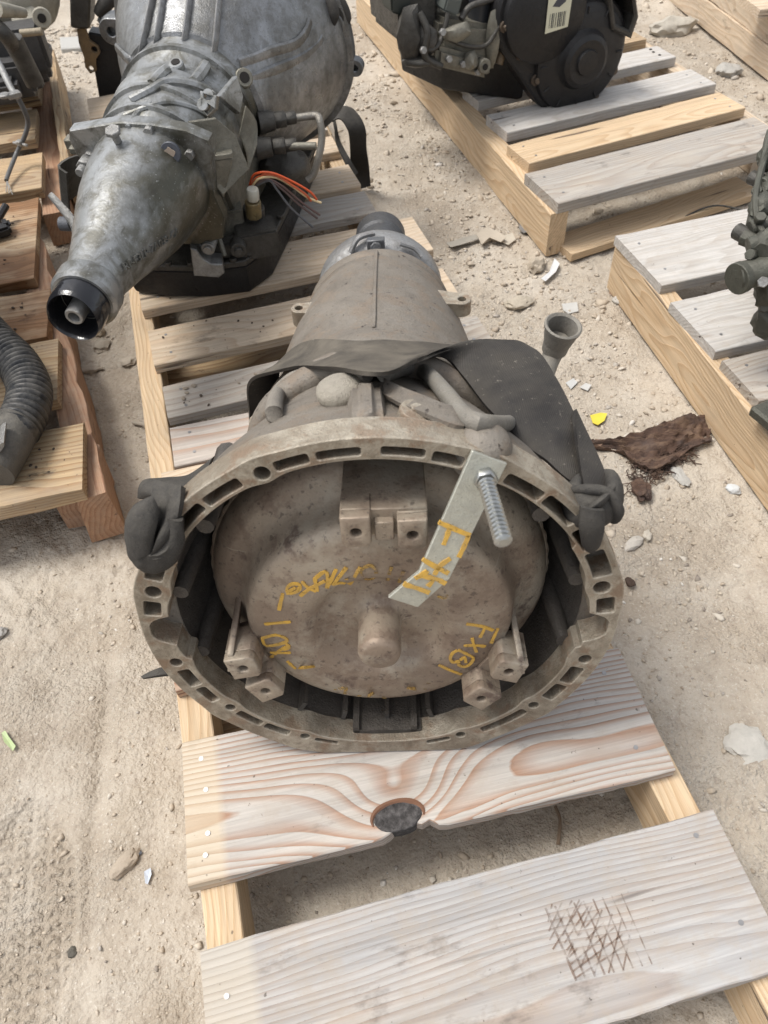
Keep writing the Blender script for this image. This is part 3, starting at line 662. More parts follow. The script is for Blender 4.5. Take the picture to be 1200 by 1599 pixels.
# flange ring: outline, bolt holes and pockets as in a die-cast bell
def pol(a, r): return (r * math.cos(rad(a)), r * math.sin(rad(a)))
outer = []
for d in range(360):
    r_ = .2255
    for (a0, dr, w) in ((113, .002, 4), (63.5, .003, 5), (163, .003, 7), (13, .003, 7), (-117, .003, 5), (-66, .003, 5), (-40, .0025, 4), (-144, .0025, 4)):
        dd = (d - a0 + 180) % 360 - 180; r_ += dr * math.exp(-(dd / w) ** 2)
    x, z = pol(d, r_); outer.append((x, max(z, flatb)))
inner = []
for d in np.arange(0, 360, 1.0):
    dd = (d + 180) % 360 - 180; r_ = .1975
    if 30 < dd < 150: r_ = .2000 + .004 * math.cos(rad(dd - 90))
    if dd < -10 and dd > -170: r_ = .1935
    for a0 in (113, 162.8, 13.6, 63.5, -168.7, -15.3, -143.8, -39.9, -117, -66): r_ -= .0032 * math.exp(-(((d - a0 + 180) % 360 - 180) / 3.2) ** 2)
    x, z = pol(d, r_)
    for bx in (177.9, -2.0):
        q = pol(bx, .200)
        if math.hypot(x - q[0], z - q[1]) < .0185:
            # bite out of the ring: push to the far side of a circle
            t_ = rad(d); ux, uz = math.cos(t_), math.sin(t_); pr = q[0] * ux + q[1] * uz; off_ = math.sqrt(max(0, .0185 ** 2 - (q[0] ** 2 + q[1] ** 2 - pr * pr))); r2 = pr + off_
            x, z = ux * min(r2, .2175), uz * min(r2, .2175)
    inner.append((x, max(z, -.1930)))
def sector(a0, a1, r0, r1, rc=.0022):
    "annular sector with rounded corners"
    out = []; da = math.degrees(rc / r0); n = max(3, int(abs(a1 - a0) / 1.5))
    for t_ in np.linspace(a0 + da, a1 - da, n): out.append(pol(t_, r1))
    out += [pol(a1 - da * .3, r1 - rc * .3), pol(a1, r1 - rc)]; out += [pol(a1, r0 + rc), pol(a1 - da * .3, r0 + rc * .3)]
    for t_ in np.linspace(a1 - da, a0 + da, n): out.append(pol(t_, r0))
    out += [pol(a0 + da * .3, r0 + rc * .3), pol(a0, r0 + rc), pol(a0, r1 - rc), pol(a0 + da * .3, r1 - rc * .3)]
    return [(x, max(z, flatb + .004)) for x, z in out]
slots = [(90.9, 100.4, .2082, .2163), (102, 109.8, .2075, .2170), (118.5, 128.7, .2070, .2172), (130, 141, .2075, .2172), (142.5, 152.2, .2055, .2195), (153.8, 158.6, .2045, .2205),
         (166.6, 171.8, .2035, .2195), (-165, -157.4, .2005, .2140), (-156.0, -148.8, .2010, .2125), (-140.5, -131.6, .1985, .2085), (-130.4, -122, .1980, .2080), (-113.5, -106, .1985, .2050),
         (77.5, 86.8, .2085, .2165), (69, 75.9, .2065, .2165), (48.8, 58.8, .2055, .2165), (37.5, 47.7, .2065, .2180), (27.8, 35.0, .205, .2190), (17.5, 26.4, .2035, .2205), (3.8, 9.4, .2035, .2200),
         (-26.6, -19.2, .2005, .2150), (-35.2, -28, .2005, .2145), (-59.5, -43.5, .1995, .2095), (-77.5, -70, .1985, .2050)]
holes = [circ(*pol(a, r_), q, 20) for a, r_, q in ((113, .211, .0068), (162.8, .2108, .0074), (-168.7, .2080, .0062), (-143.8, .2030, .0054), (-117, .2006, .0052), (13.6, .2093, .0078), (-15.3, .2090, .0065), (-39.9, .2049, .0055), (-66.2, .2010, .0052))]
m = MB(); m.plate([outer, inner] + [sector(*q) for q in slots] + holes, 0, .028, flat, .0008)
bell = m.build('bell_housing', C_FLANGE, TR, MT, 30)
# wall of the bell: outer skin, inner skin, pocket floor
m = MB(); m.lathe([(.2250, .0275), (.2215, .0305), (.2175, .038), (.212, .055), (.200, .095), (.178, .150), (.160, .190), (.152, .215)], 96, cut)
m.lathe([(.2250, .0275), (.1960, .0275)], 96, cut)
bw = m.build('bell_wall', C_CASE, TR, MT, 40)
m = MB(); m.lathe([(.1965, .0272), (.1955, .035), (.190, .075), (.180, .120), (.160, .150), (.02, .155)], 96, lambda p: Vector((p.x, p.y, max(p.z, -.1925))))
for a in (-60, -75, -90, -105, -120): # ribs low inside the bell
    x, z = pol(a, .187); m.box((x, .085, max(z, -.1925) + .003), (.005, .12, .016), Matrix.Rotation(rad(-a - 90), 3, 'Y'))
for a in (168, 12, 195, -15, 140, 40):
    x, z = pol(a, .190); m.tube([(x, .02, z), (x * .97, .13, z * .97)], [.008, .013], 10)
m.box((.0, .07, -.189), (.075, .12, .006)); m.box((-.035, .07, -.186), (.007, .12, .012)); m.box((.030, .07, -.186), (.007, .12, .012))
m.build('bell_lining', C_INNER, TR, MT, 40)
# case behind the bell
def wob(p): return Vector((p.x, p.y, max(p.z, -.150))) * 1.0
m = MB(); m.lathe([(.151, .200), (.154, .225), (.152, .270), (.149, .300), (.140, .330), (.136, .36), (.134, .43), (.124, .52), (.1115, .595), (.1085, .606), (.1110, .610), (.1110, .622), (.109, .626), (.100, .627), (.096, .620), (.04, .620)], 80, wob)
case = m.build('case', C_CASE, TR, MT, 35)
m = MB(); m.strip([Vector((-.0022, y, float(np.interp(y, [.30, .33, .36, .43, .52, .595, .612], [.149, .140, .136, .134, .124, .1115, .111])) + .0012)) for y in np.linspace(.33, .612, 12)], [Vector((.0022, y, float(np.interp(y, [.30, .33, .36, .43, .52, .595, .612], [.149, .140, .136, .134, .124, .1115, .111])) + .0012)) for y in np.linspace(.33, .612, 12)], .003, 2, 2)
m.build('seam_ridge', C_CASE, TR, MT, bevel=.0008)
MAINP = [(.2250, .0165), (.2215, .0225), (.2175, .034), (.212, .055), (.200, .095), (.178, .150), (.160, .190), (.152, .215), (.154, .225), (.152, .270), (.149, .300), (.140, .330), (.136, .36), (.134, .43), (.124, .52), (.1115, .595), (.111, .64)]
def on_body(px, py, lift=0.0):
    I = MT.inverted(); o = I @ Vector((0, 0, CAM_H)); d = (I.to_3x3() @ ray(px, py)).normalized(); t_ = .2
    while t_ < 2.5:
        q = o + d * t_
        if .0165 <= q.y <= .64 and math.hypot(q.x, q.z) <= float(np.interp(q.y, [a[1] for a in MAINP], [a[0] for a in MAINP])) + lift: return q
        t_ += .001
    return None
# cast boss on top of the bell, shoulder casting round it
def hump(px, py, y, w, l, h, r0):
    pass
b0 = T(592, 640, z=.178)
qb = on_body(592, 668, 0); qt = on_body(592, 612, .016)
m = MB(); m.hexa([Vector((-.030, qb.y - .004, qb.z - .02)), Vector((.024, qb.y - .004, qb.z - .02)), Vector((.018, qt.y + .05, qt.z - .05)), Vector((-.028, qt.y + .05, qt.z - .05)), Vector((-.006, qb.y + .012, qt.z - .002)), Vector((.012, qb.y + .012, qt.z - .002)), Vector((.010, qt.y + .02, qt.z)), Vector((-.010, qt.y + .02, qt.z))])
m.build('cast_boss', C_CASE, TR, MT, 50, .006, 3)
m = MB(); m.tube(smooth_path([(-.13, .20, .085), (-.105, .215, .115), (-.04, .225, .150), (.03, .222, .155), (.09, .21, .13), (.13, .20, .09)]), [.010, .016, .018, .018, .016, .010], 12)
m.build('shoulder_rib', C_CASE, TR, MT)
# breather cap, plug
cc = on_body(530, 608, .010); ax = Vector((-.10, -.05, 1)).normalized()
m = MB()
def dome(m, c, ax, R, prof, n=28):
    x = ax.orthogonal().normalized(); y = ax.cross(x); vs = []; fs = []
    for (r_, h) in prof:
        for q in range(n):
            a = 2 * math.pi * q / n; vs.append(Vector(c) + (x * math.cos(a) + y * math.sin(a)) * r_ * R + ax * h)
    for i in range(len(prof) - 1):
        for q in range(n): a, b = i * n + q, i * n + (q + 1) % n; fs.append((a, b, b + n, a + n))
    fs.append(tuple(range(n - 1, -1, -1))); fs.append(tuple((len(prof) - 1) * n + q for q in range(n))); m.add(vs, fs)
dome(m, cc, ax, .0205, [(.5, -.03), (.55, -.010), (.94, -.008), (1.0, -.004), (1.0, .0), (.95, .0035), (.75, .0065), (.4, .0082), (.05, .0085)])
m.build('breather_cap', cast('breather_grey', (.34, .31, .25), (.20, .18, .15), (.40, .36, .30), .7, .8, 0, 30, .6, .0014), TR, MT, 60)
cc = on_body(651, 641, .006); ax = Vector((.25, -.05, 1)).normalized()
m = MB(); dome(m, cc, ax, .0145, [(1, -.012), (1, -.001), (.92, .001), (.3, .0018), (.05, .0018)]); m.disc(cc + ax * .0015, ax, .006, .002, 6)
m.build('plug', C_FLANGE, TR, MT)
qk = on_body(757, 697, -.004)
m = MB(); dome(m, qk, Vector((.3, -.1, 1)).normalized(), .0225, [(1, -.02), (1, .0), (.93, .007), (.72, .013), (.4, .0165), (.05, .0175)]); m.build('bolt_boss', C_CASE, TR, MT, 60)
# mounting ears
def ear(px, py, y, r_out, r_in, h, ax, inward, name='ear'):
    c = T(px, py, y=y); ax = Vector(ax).normalized(); x = Vector(inward); x = (x - ax * x.dot(ax)).normalized(); z = ax.cross(x)
    out = [(r_out * math.cos(a), r_out * math.sin(a)) for a in np.linspace(math.pi * .5, math.pi * 1.5, 14)] + [(r_out * 3.2, -r_out * 1.25), (r_out * 3.2, r_out * 1.25)]
    m = MB(); m.plate([out, circ(0, 0, r_in, 16)], -h, 0, lambda u, v, hh: c + x * u + z * v + ax * hh, .001)
    m.disc(c - ax * (h * .8), ax, r_in * 1.05, h * .1, 14); return m.build(name, C_SILVER if name != 'ear' else C_FLANGE, TR, MT)
ear(467, 480, .50, .011, .0055, .026, (0, -.15, 1), (1, 0, -.15))
ear(722, 466, .50, .0125, .0058, .022, (0, -.15, 1), (-1, .25, -.1))
ear(404, 657, .22, .011, .0048, .022, (0, -.35, 1), (1, .1, -.1))
# output end: silver adapter, shaft
m = MB(); m.lathe([(.085, .60), (.078, .64), (.079, .670), (.096, .682), (.1005, .690), (.1015, .715), (.098, .726), (.085, .730), (.060, .735), (.045, .745), (.041, .78), (.040, .86), (.036, .87), (.034, .93), (.028, .938), (.01, .938)], 64)
m.build('rear_adapter', C_SILVER, TR, MT, 35)
m = MB(); m.lathe([(.046, .742), (.0475, .75), (.047, .80), (.042, .812), (.042, .90), (.046, .905), (.046, .945), (.038, .95), (.01, .95)], 40); m.build('output_stub', cast('dark_stub', (.075, .08, .09), (.03, .03, .033), (.16, .15, .13), .3, .5, .4), TR, MT, 35)
for a in range(0, 360, 45):
    x, z = pol(a + 20, .083); m = MB(); m.disc((x, .640, z), (0, -1, 0), .0075, .012, 6); m.build('adapter_bolt', C_SILVER, TR, MT, bevel=.0008)
m = MB(); q = T(587, 378, y=.665); m.box(q + Vector((0, .004, -.008)), (.027, .016, .024)); m.disc(q + Vector((0, -.010, -.004)), (0, -1, .25), .009, .010, 6)
m.build('shift_clamp', cast('dark_steel', (.14, .145, .155), (.05, .05, .05), (.2, .19, .17), .3, .45, .6), TR, MT, bevel=.0012)
for pl in (((548, 395, .675), (560, 372, .68), (585, 364, .69)), ((625, 380, .675), (648, 388, .675), (660, 402, .67))):
    m = MB(); m.tube(smooth_path([T(a, b, y=c_) for a, b, c_ in pl]), .0042, 8); m.build('adapter_rib', C_SILVER, TR, MT)
# pipes on top
pp = [on_body(440, 668, -.016), on_body(432, 655, -.004)] + [on_body(a, b, .008) or T(a, b, y=.27) for a, b in ((428, 640), (436, 612), (458, 592), (490, 584), (530, 582), (575, 584))]
m = MB(); m.tube(smooth_path(pp), .0078, 12); m.build('vent_hose', cast('grey_hose', (.19, .175, .15), (.10, .09, .08), (.27, .24, .20), .7, .85, 0, 20, .6), TR, MT)
top = P(880, 508, .405); I_ = MT.inverted(); tl = I_ @ top
pp = [on_body(a, b, l) for a, b, l in ((600, 585, .008), (640, 574, .009), (668, 584, .010), (697, 615, .010), (725, 648, .011), (762, 662, .014))] + [I_ @ P(808, 655, .415), I_ @ P(842, 612, .395), I_ @ P(860, 562, .385), I_ @ P(872, 530, .41)]
sp = smooth_path(pp, 6)
m = MB(); m.tube(sp, [.0078] * 8 + [.0110, .0150], 16, cap=True)
d_ = (sp[-1] - sp[-3]).normalized(); e_ = sp[-1]
x_ = d_.orthogonal().normalized(); y_ = d_.cross(x_); prof = [(.0160, -.004), (.0182, .006), (.0195, .014), (.0215, .018), (.0220, .021), (.0200, .0225), (.0172, .020), (.0160, .0), (.0150, -.016), (.001, -.016)]; vs = []; fs = []
for r_, h in prof:
    for q in range(24): a = 2 * math.pi * q / 24; vs.append(e_ + d_ * h + (x_ * math.cos(a) + y_ * math.sin(a)) * r_)
for i in range(len(prof) - 1):
    for q in range(24): a, b = i * 24 + q, i * 24 + (q + 1) % 24; fs.append((a, b, b + 24, a + 24))
m.add(vs, fs)
m.v = [tuple(q) for q in m.v]
m.build('filler_tube', cast('grey_pipe', (.20, .19, .17), (.11, .10, .09), (.27, .245, .20), .6, .6, .15, 20, .6), TR, MT)
m = MB(); pl = [on_body(a, b, .010) for a, b in ((600, 606), (630, 622), (660, 634), (700, 650), (722, 655))]
m.strip([q + Vector((0, .02, -.004)) for q in pl], [q + Vector((0, -.012, .0)) for q in pl], .004); m.build('pipe_bracket', C_CASE, TR, MT)

# ---- torque converter
CT = T(592, 1000, y=.012); CX, CZ = .0, -.011
def conv(p): return Vector((p.x + CX, p.y, p.z + CZ))
CPROF = [(.0205, -.034), (.024, .025), (.034, .0275), (.046, .0275), (.053, .0268), (.0595, .0238), (.0655, .0165), (.0715, .0130), (.079, .0112), (.100, .0125), (.117, .0150), (.1265, .0190), (.1305, .026), (.1325, .036), (.136, .045), (.143, .0525), (.154, .0565), (.163, .062), (.1695, .072), (.172, .087), (.172, .125), (.15, .15)]
m = MB(); m.lathe([(.0005, -.0240), (.0150, -.0240), (.0185, -.0222), (.0202, -.0185), (.0206, -.0170), (.0208, .0150), (.0212, .0215), (.0240, .0250)] + CPROF[2:], 96, conv)
cv = m.build('torque_converter', C_CONV, TR, MT, 44)
m = MB(); wl = []
for i in range(181):
    a = 2 * math.pi * i / 180; r_ = .1722 + .0006 * mnoise.noise(Vector((i * .7, 0, 2))); wl.append(Vector((CX + r_ * math.cos(a), .088 + .0008 * mnoise.noise(Vector((i * .5, 3, 1))), CZ + r_ * math.sin(a))))
m.tube(wl, [.0024 + .0007 * math.sin(i * 1.9) for i in range(181)], 6); m.build('weld_seam', C_CONV, cv, MT, 50)
def conv_y(x, z):
    r_ = math.hypot(x - CX, z - CZ); return float(np.interp(r_, [q[0] for q in CPROF[1:]], [q[1] for q in CPROF[1:]]))
def on_conv(px, py):
    y = .02
    for _ in range(14): q = T(px, py, y=y); y = .5 * y + .5 * conv_y(q.x, q.z)
    return T(px, py, y=y)
# drive lugs: three pairs of threaded pads
def pad(m, c, w, h, y0, y1, ang, hole=.0048):
    ca, sa = math.cos(ang), math.sin(ang)
    f = lambda u, v, hh: Vector((c.x + u * ca - v * sa, hh, c.z + u * sa + v * ca))
    oc = .28; out = [(-w, -h * (1 - oc)), (-w * (1 - oc), -h), (w * (1 - oc), -h), (w, -h * (1 - oc)), (w, h), (-w, h)]
    m.plate([out, circ(0, 0, hole, 14)], y0, y0 + .012, f, .0012); m.prism(out, y0 + .0115, y1, f)
yL = -.012
m = MB(); h1, h2 = T(556, 833, y=yL), T(645, 837, y=yL)
pad(m, h1, .0125, .0165, yL, .020, .0); pad(m, h2, .0125, .0165, yL, .020, .0)
cx_ = (h1.x + h2.x) / 2; cz_ = (h1.z + h2.z) / 2
m.hexa([Vector(q) for q in ((h1.x - .0128, .001, cz_ - .013), (h2.x + .0128, .001, cz_ - .013), (h2.x + .0128, .07, cz_ - .013), (h1.x - .0128, .07, cz_ - .013), (h1.x - .0128, .001, cz_ + .0170), (h2.x + .0128, .001, cz_ + .0170), (h2.x + .0115, .066, cz_ + .020), (h1.x - .0115, .066, cz_ + .020))])
m.box((cx_, .000, cz_ - .002), (.016, .012, .020))
lug = m.build('drive_lug', C_CONV, cv, MT, 40, .0012)
m = MB()
for ch_, dz in (('2', .002), ('5', -.0095)): m.text(ch_, .0085, lambda u, v, h, dz=dz: Vector((cx_ - .0025 + u, -.0062 - h, cz_ + dz + v)), .0008)
m.build('cast_number', C_CONV, cv, MT, 0)
for (p1, p2, ang) in (((380, 1045), (415, 1080), 2.30), ((795, 1050), (752, 1092), -2.30)):
    m = MB(); q1, q2 = T(*p1, y=yL), T(*p2, y=yL)
    for q in (q1, q2):
        a = math.atan2(q.z - CZ, q.x - CX); pad(m, q, .0150, .0150, yL, .030, a + math.pi / 2 + math.pi)
    md = (q1 + q2) / 2; a = math.atan2(md.z - CZ, md.x - CX); R_ = Matrix.Rotation(-a, 3, 'Y')
    m.box((md.x + .002 * math.cos(a), .028, md.z + .002 * math.sin(a)), (.026, .030, .058), R_)
    s_ = 1 if md.x > 0 else -1; f = lambda u, v, h: Vector((u, h, v))
    e1 = Vector((q1.x + s_ * .013, 0, q1.z - .004)); # web that stands up beside the outer pad
    m.hexa([Vector(q) for q in ((e1.x - .003, yL, e1.z), (e1.x + .003, yL, e1.z), (e1.x + .001, .062, e1.z + .004), (e1.x - .007, .062, e1.z + .004), (e1.x - .003 - s_ * .002, yL + .006, e1.z + .020), (e1.x + .003 - s_ * .002, yL + .006, e1.z + .020), (e1.x - s_ * .006 + .003, .064, e1.z + .040), (e1.x - s_ * .006 - .003, .064, e1.z + .040))])
    m.build('drive_lug', C_CONV, cv, MT, 40, .0014)
# marker writing on the converter
def ribbon(m, pts, wid, proj_fn, nrm=Vector((0, -1, 0)), th=.0011):
    q = [proj_fn(*p) for p in pts]; q = smooth_path(q, 3) if len(q) > 2 else [q[0].lerp(q[1], t_) for t_ in np.linspace(0, 1, 4)]
    vs = []; fs = []; n = len(q)
    for i in range(n):
        t_ = (q[min(i + 1, n - 1)] - q[max(i - 1, 0)]).normalized(); s_ = t_.cross(nrm).normalized() * (wid / 2 * (.75 + .35 * mnoise.noise(q[i] * 90 + Vector((i, 0, 0)))))
        vs += [q[i] + s_ + nrm * th, q[i] - s_ + nrm * th, q[i] + s_ - nrm * th * 1.5, q[i] - s_ - nrm * th * 1.5]
    for i in range(n - 1):
        a = i * 4; fs += [(a, a + 1, a + 5, a + 4), (a + 2, a + 6, a + 7, a + 3), (a, a + 4, a + 6, a + 2), (a + 1, a + 3, a + 7, a + 5)]
    fs += [(0, 2, 3, 1), ((n - 1) * 4, (n - 1) * 4 + 1, (n - 1) * 4 + 3, (n - 1) * 4 + 2)]; m.add(vs, fs)
def z1(x, y): return (180 + .35 * x, 650 + .35 * y)
def z2(x, y): return (580 + .35 * x, 650 + .35 * y)
def letters(groups, zz, proj_fn, parent, mat, wid, name='marker_letter', nrm=Vector((0, -1, 0))):
    for strokes in groups:
        m = MB()
        for st in strokes: ribbon(m, [zz(*p) for p in st], wid, proj_fn, nrm)
        m.build(name, mat, parent, MT, 0)
def zA(x, y): return (390 + .275 * x, 860 + .275 * y)
def zB(x, y): return (600 + .1751 * x, 790 + .1751 * y)
letters([[[(168, 335), (178, 285), (190, 240)]], [[(222, 245), (213, 210), (245, 186), (285, 192), (275, 225), (228, 243)], [(225, 228), (262, 205)]],
         [[(287, 255), (330, 222), (385, 188)], [(298, 172), (330, 205), (378, 228)]], [[(370, 155), (378, 190), (385, 228)], [(368, 160), (430, 115), (445, 160), (440, 208)], [(385, 190), (430, 170)], [(440, 210), (465, 160), (492, 103)]],
         [[(470, 192), (510, 145), (550, 93)], [(472, 190), (510, 180), (545, 182)]], [[(550, 158), (570, 186), (600, 140), (628, 90)]]], zA, on_conv, cv, C_PAINT, .0044)
letters([[[(640, 98), (690, 82), (720, 118), (695, 158), (648, 152), (630, 118), (640, 98)]], [[(785, 166), (795, 125), (806, 88)]], [[(850, 178), (862, 145), (875, 115)]], [[(1070, 255), (1100, 265), (1130, 252)]]], zA, on_conv, cv, C_FADED, .0042)
letters([[[(85, 415), (160, 408), (235, 402)]], [[(72, 495), (150, 476), (212, 500), (190, 522), (98, 538), (72, 495)], [(205, 520), (225, 548), (190, 560)]], [[(120, 605), (175, 562), (228, 532)], [(118, 575), (175, 578), (235, 576)]], [[(150, 640), (190, 675), (238, 710)], [(208, 688), (285, 668), (365, 660)], [(215, 625), (240, 648), (262, 668)]]], zA, on_conv, cv, C_PAINT, .0038)
letters([[[(735, 1050), (870, 1070), (975, 1108)], [(900, 1080), (880, 1125), (855, 1168)], [(1015, 1090), (985, 1155), (955, 1220)]], [[(710, 1245), (810, 1240), (905, 1250)], [(785, 1175), (800, 1235), (825, 1300)]],
         [[(660, 1280), (725, 1312), (795, 1350), (770, 1402), (720, 1430), (668, 1415), (662, 1380), (620, 1392), (590, 1360), (610, 1310), (655, 1285)], [(680, 1372), (718, 1345), (730, 1395)]], [[(490, 1415), (585, 1460), (690, 1500)]]], zB, on_conv, cv, C_PAINT, .0040)
letters([[[(165, 1215), (195, 1220), (180, 1250)]], [[(255, 1190), (245, 1235), (230, 1245), (240, 1215)]], [[(55, 1250), (80, 1275)]]], z2, on_conv, cv, C_FADED, .0046)
letters([[[(920, 1225), (985, 1218)]], [[(1000, 1215), (1030, 1210), (1025, 1235)]], [[(1060, 1255), (1090, 1245)]], [[(1130, 1250), (1150, 1240), (1155, 1262)]]], z1, on_conv, cv, C_FADED, .0046)

# ---- retaining strap of zinc plate, bolted to the ring
yP = -.0035
A_ = [T(738, 704, y=yP), T(762, 708, y=yP), T(792, 724, y=yP)]
q_tl, q_tr = T(738, 704, y=yP), T(793, 724, y=yP)
q_ml, q_mr = T(655, 893, y=-.034), T(702, 905, y=-.034)
q_el, q_er = T(606, 934, y=-.039), T(653, 949, y=-.039)
n_ = (q_ml - q_tl).cross(q_tr - q_tl).normalized(); n_ = n_ if n_.y < 0 else -n_; q_rn = T(767, 782, y=-.015)
n2_ = (q_el - q_ml).cross(q_mr - q_ml).normalized(); n2_ = n2_ if n2_.y < 0 else -n2_
def slab(m, p, n, th): m.hexa([q - n * th for q in p] + [q for q in p])
m = MB(); th = .0042
L0 = [q_tl, q_ml, q_el]; R0 = [q_tr, q_rn, q_mr, q_er]
R0 = [q_tr, q_mr, q_er]; nn = [n_, (n_ + n2_).normalized(), n2_]
vs = []
for l_, r_, n_i in zip(L0, R0, nn): vs += [l_, r_, l_ - n_i * th, r_ - n_i * th]
m.add(vs, [(0, 1, 5, 4), (4, 5, 9, 8), (2, 6, 7, 3), (6, 10, 11, 7), (0, 4, 6, 2), (4, 8, 10, 6), (1, 3, 7, 5), (5, 7, 11, 9), (0, 2, 3, 1), (8, 9, 11, 10)])
br = m.build('retaining_bracket', C_ZINC, TR, MT, 25, .0007)
bc = T(756, 741, y=yP); bd = (T(787, 846, y=-.078) - bc).normalized()
m = MB(); m.disc(bc - bd * .004, bd, .0125, .0055, 24); m.build('washer', C_ZINC, br, MT, bevel=.0006)
m = MB(); m.disc(bc + bd * .001, bd, .0098, .0085, 6, ang=.4); m.build('nut', C_THREAD, br, MT, bevel=.001)
m = MB(); end = T(787, 848, y=-.078); nt = 17; path = []; rr = []
for i in range(nt * 4 + 1): path.append(bc.lerp(end, i / (nt * 4))); rr.append((.0036, .0050, .0070, .0058)[i % 4])
m.tube(path, rr, 14); m.build('threaded_bolt', C_THREAD, br, MT, 15)
def on_br(px, py):
    I = MT.inverted(); o = I @ Vector((0, 0, CAM_H)); d = I.to_3x3() @ ray(px, py)
    best = None
    for p0, n in ((q_tl, n_), (q_ml, n2_)):
        t_ = (p0 - o).dot(n) / d.dot(n); q = o + d * t_
        ok = (q - q_ml).dot((q_tl - q_ml)) >= 0
        if (ok and n is n_) or (not ok and n is n2_): return q
    return q
letters([[[(490, 145), (620, 200), (765, 262)], [(585, 195), (560, 270), (530, 345)], [(755, 260), (712, 360), (665, 455)]], [[(345, 475), (460, 540), (575, 598)], [(592, 465), (500, 530), (448, 612)]],
         [[(275, 645), (330, 612), (385, 575)], [(290, 632), (345, 625), (420, 640)], [(400, 625), (480, 655), (550, 690)], [(440, 655), (415, 690), (390, 715)], [(380, 580), (365, 625)]], [[(175, 695), (290, 730), (405, 772)]]], zB, on_br, br, C_PAINT, .0050, nrm=n_)

# ------------------------------------------------------------------ rubber strap tied over the transmission
def Z(px, py, z): return P(px, py, z)
ST = thing('rubber_strap', P(700, 560, .40), 'wide black rubber strap knotted across the brown transmission', 'strap')
def SB(px, py, l): return MT @ on_body(px, py, l)
far = [Z(438, 668, .24), Z(436, 620, .31), Z(438, 572, .365), SB(468, 538, .010), SB(530, 533, .012), SB(600, 533, .012), SB(670, 537, .014), SB(722, 541, .02), Z(790, 532, .452), Z(832, 545, .460), Z(866, 585, .460), Z(893, 640, .460), Z(918, 690, .460), Z(935, 740, .460)]
nea = [Z(390, 690, .24), Z(389, 640, .31), Z(389, 597, .372), Z(418, 583, .41), SB(480, 573, .020), SB(545, 577, .028), SB(598, 585, .028), SB(650, 564, .028), SB(692, 556, .030), Z(726, 592, .455), Z(768, 645, .458), Z(815, 690, .460), Z(862, 728, .462), Z(900, 760, .462)]
def sagf(a, b): return .004 * math.sin(b * math.pi) * math.sin(a * 9) + .006 * math.exp(-((a - .42) / .08) ** 2) * math.sin(b * 3.1) + .0035 * mnoise.noise(Vector((a * 16, b * 2.2, 3))) - (.010 * math.sin(b * math.pi) * max(0, min(1, (a - .55) / .15)) * max(0, min(1, (1 - a) / .12)))
m = MB(); m.strip(far, nea, .0036, 6, 8, sagf); m.build('band', C_STRAP, ST, Matrix(), 60)
# folded tail that drops beside the wide band towards the knot
m = MB(); m.strip([Z(898, 640, .464), Z(922, 690, .466), Z(942, 735, .468), Z(946, 765, .468)], [Z(896, 652, .470), Z(902, 705, .474), Z(908, 745, .476), Z(914, 775, .476)], .004, 5, 3); m.build('band_fold', C_STRAP, ST, Matrix(), 60)
m = MB(); m.strip([Z(735, 690, .43), Z(790, 695, .43), Z(845, 722, .44), Z(880, 755, .45), Z(900, 790, .455)], [Z(752, 705, .40), Z(800, 722, .40), Z(845, 760, .41), Z(872, 790, .42), Z(893, 805, .44)], .0035, 5, 3); m.build('band_loop', C_STRAP, ST, Matrix(), 60)
# right knot
def rope(m, pts, r, flat_, n=14, up=None): m.tube(smooth_path(pts, 6), r, n, True, flat_, up)
m = MB()
rope(m, [Z(902, 752, .462), Z(893, 775, .470), Z(905, 795, .474), Z(932, 800, .474), Z(958, 780, .470), Z(955, 755, .462), Z(935, 748, .458)], [.008, .0125, .0135, .0135, .0135, .012, .008], (1.15, .62), up=(0, -.4, 1))
rope(m, [Z(897, 770, .474), Z(918, 768, .482), Z(942, 772, .481), Z(955, 790, .472), Z(950, 806, .458)], [.009, .0115, .012, .012, .008], (1.2, .55), up=(0, -.6, 1))
rope(m, [Z(912, 800, .476), Z(935, 786, .484), Z(952, 768, .478)], [.006, .0085, .006], (1.3, .5), up=(0, -.6, 1))
m.build('knot', C_STRAP2, ST, Matrix(), 60)
m = MB(); yy = -.006
m.strip([MT @ T(907, 790, y=yy), MT @ T(904, 820, y=yy - .004), MT @ T(908, 846, y=yy - .001), MT @ T(912, 852, y=.004)], [MT @ T(943, 795, y=yy), MT @ T(944, 822, y=yy - .005), MT @ T(938, 846, y=yy - .001), MT @ T(934, 853, y=.004)], .005, 5, 4, lambda a, b: .004 * math.sin(b * math.pi)); m.build('tail', C_STRAP2, ST, Matrix(), 60)
# left knot
m = MB()
m.strip([Z(340, 712, .36), Z(300, 742, .385), Z(258, 748, .395), Z(225, 752, .39), Z(219, 770, .375)], [Z(322, 752, .40), Z(290, 772, .415), Z(262, 790, .42), Z(243, 778, .41), Z(236, 778, .39)], .004, 6, 5, lambda a, b: .006 * math.sin(b * math.pi)); m.build('band', C_STRAP2, ST, Matrix(), 60)
m = MB()
def K(px, py, y): return MT @ T(px, py, y=y)
m.strip([K(244, 750, .035), K(240, 775, .016), K(234, 800, .002), K(227, 835, -.010), K(230, 862, -.012)], [K(287, 760, .010), K(284, 788, -.003), K(278, 815, -.010), K(264, 842, -.018), K(250, 862, -.018)], .005, 6, 8, lambda a, b: -.010 * math.sin(b * math.pi * 2) * a - .003 * math.sin(b * math.pi))
m.strip([K(205, 800, .004), K(200, 842, -.002), K(220, 884, -.006), K(254, 888, -.008), K(282, 856, -.008), K(284, 805, -.004)], [K(228, 815, -.012), K(225, 845, -.018), K(232, 861, -.022), K(248, 863, -.024), K(263, 846, -.020), K(264, 810, -.012)], .005, 7, 7, lambda a, b: .006 * math.sin(b * math.pi) + .002 * mnoise.noise(Vector((a * 12, b * 3, 1))))
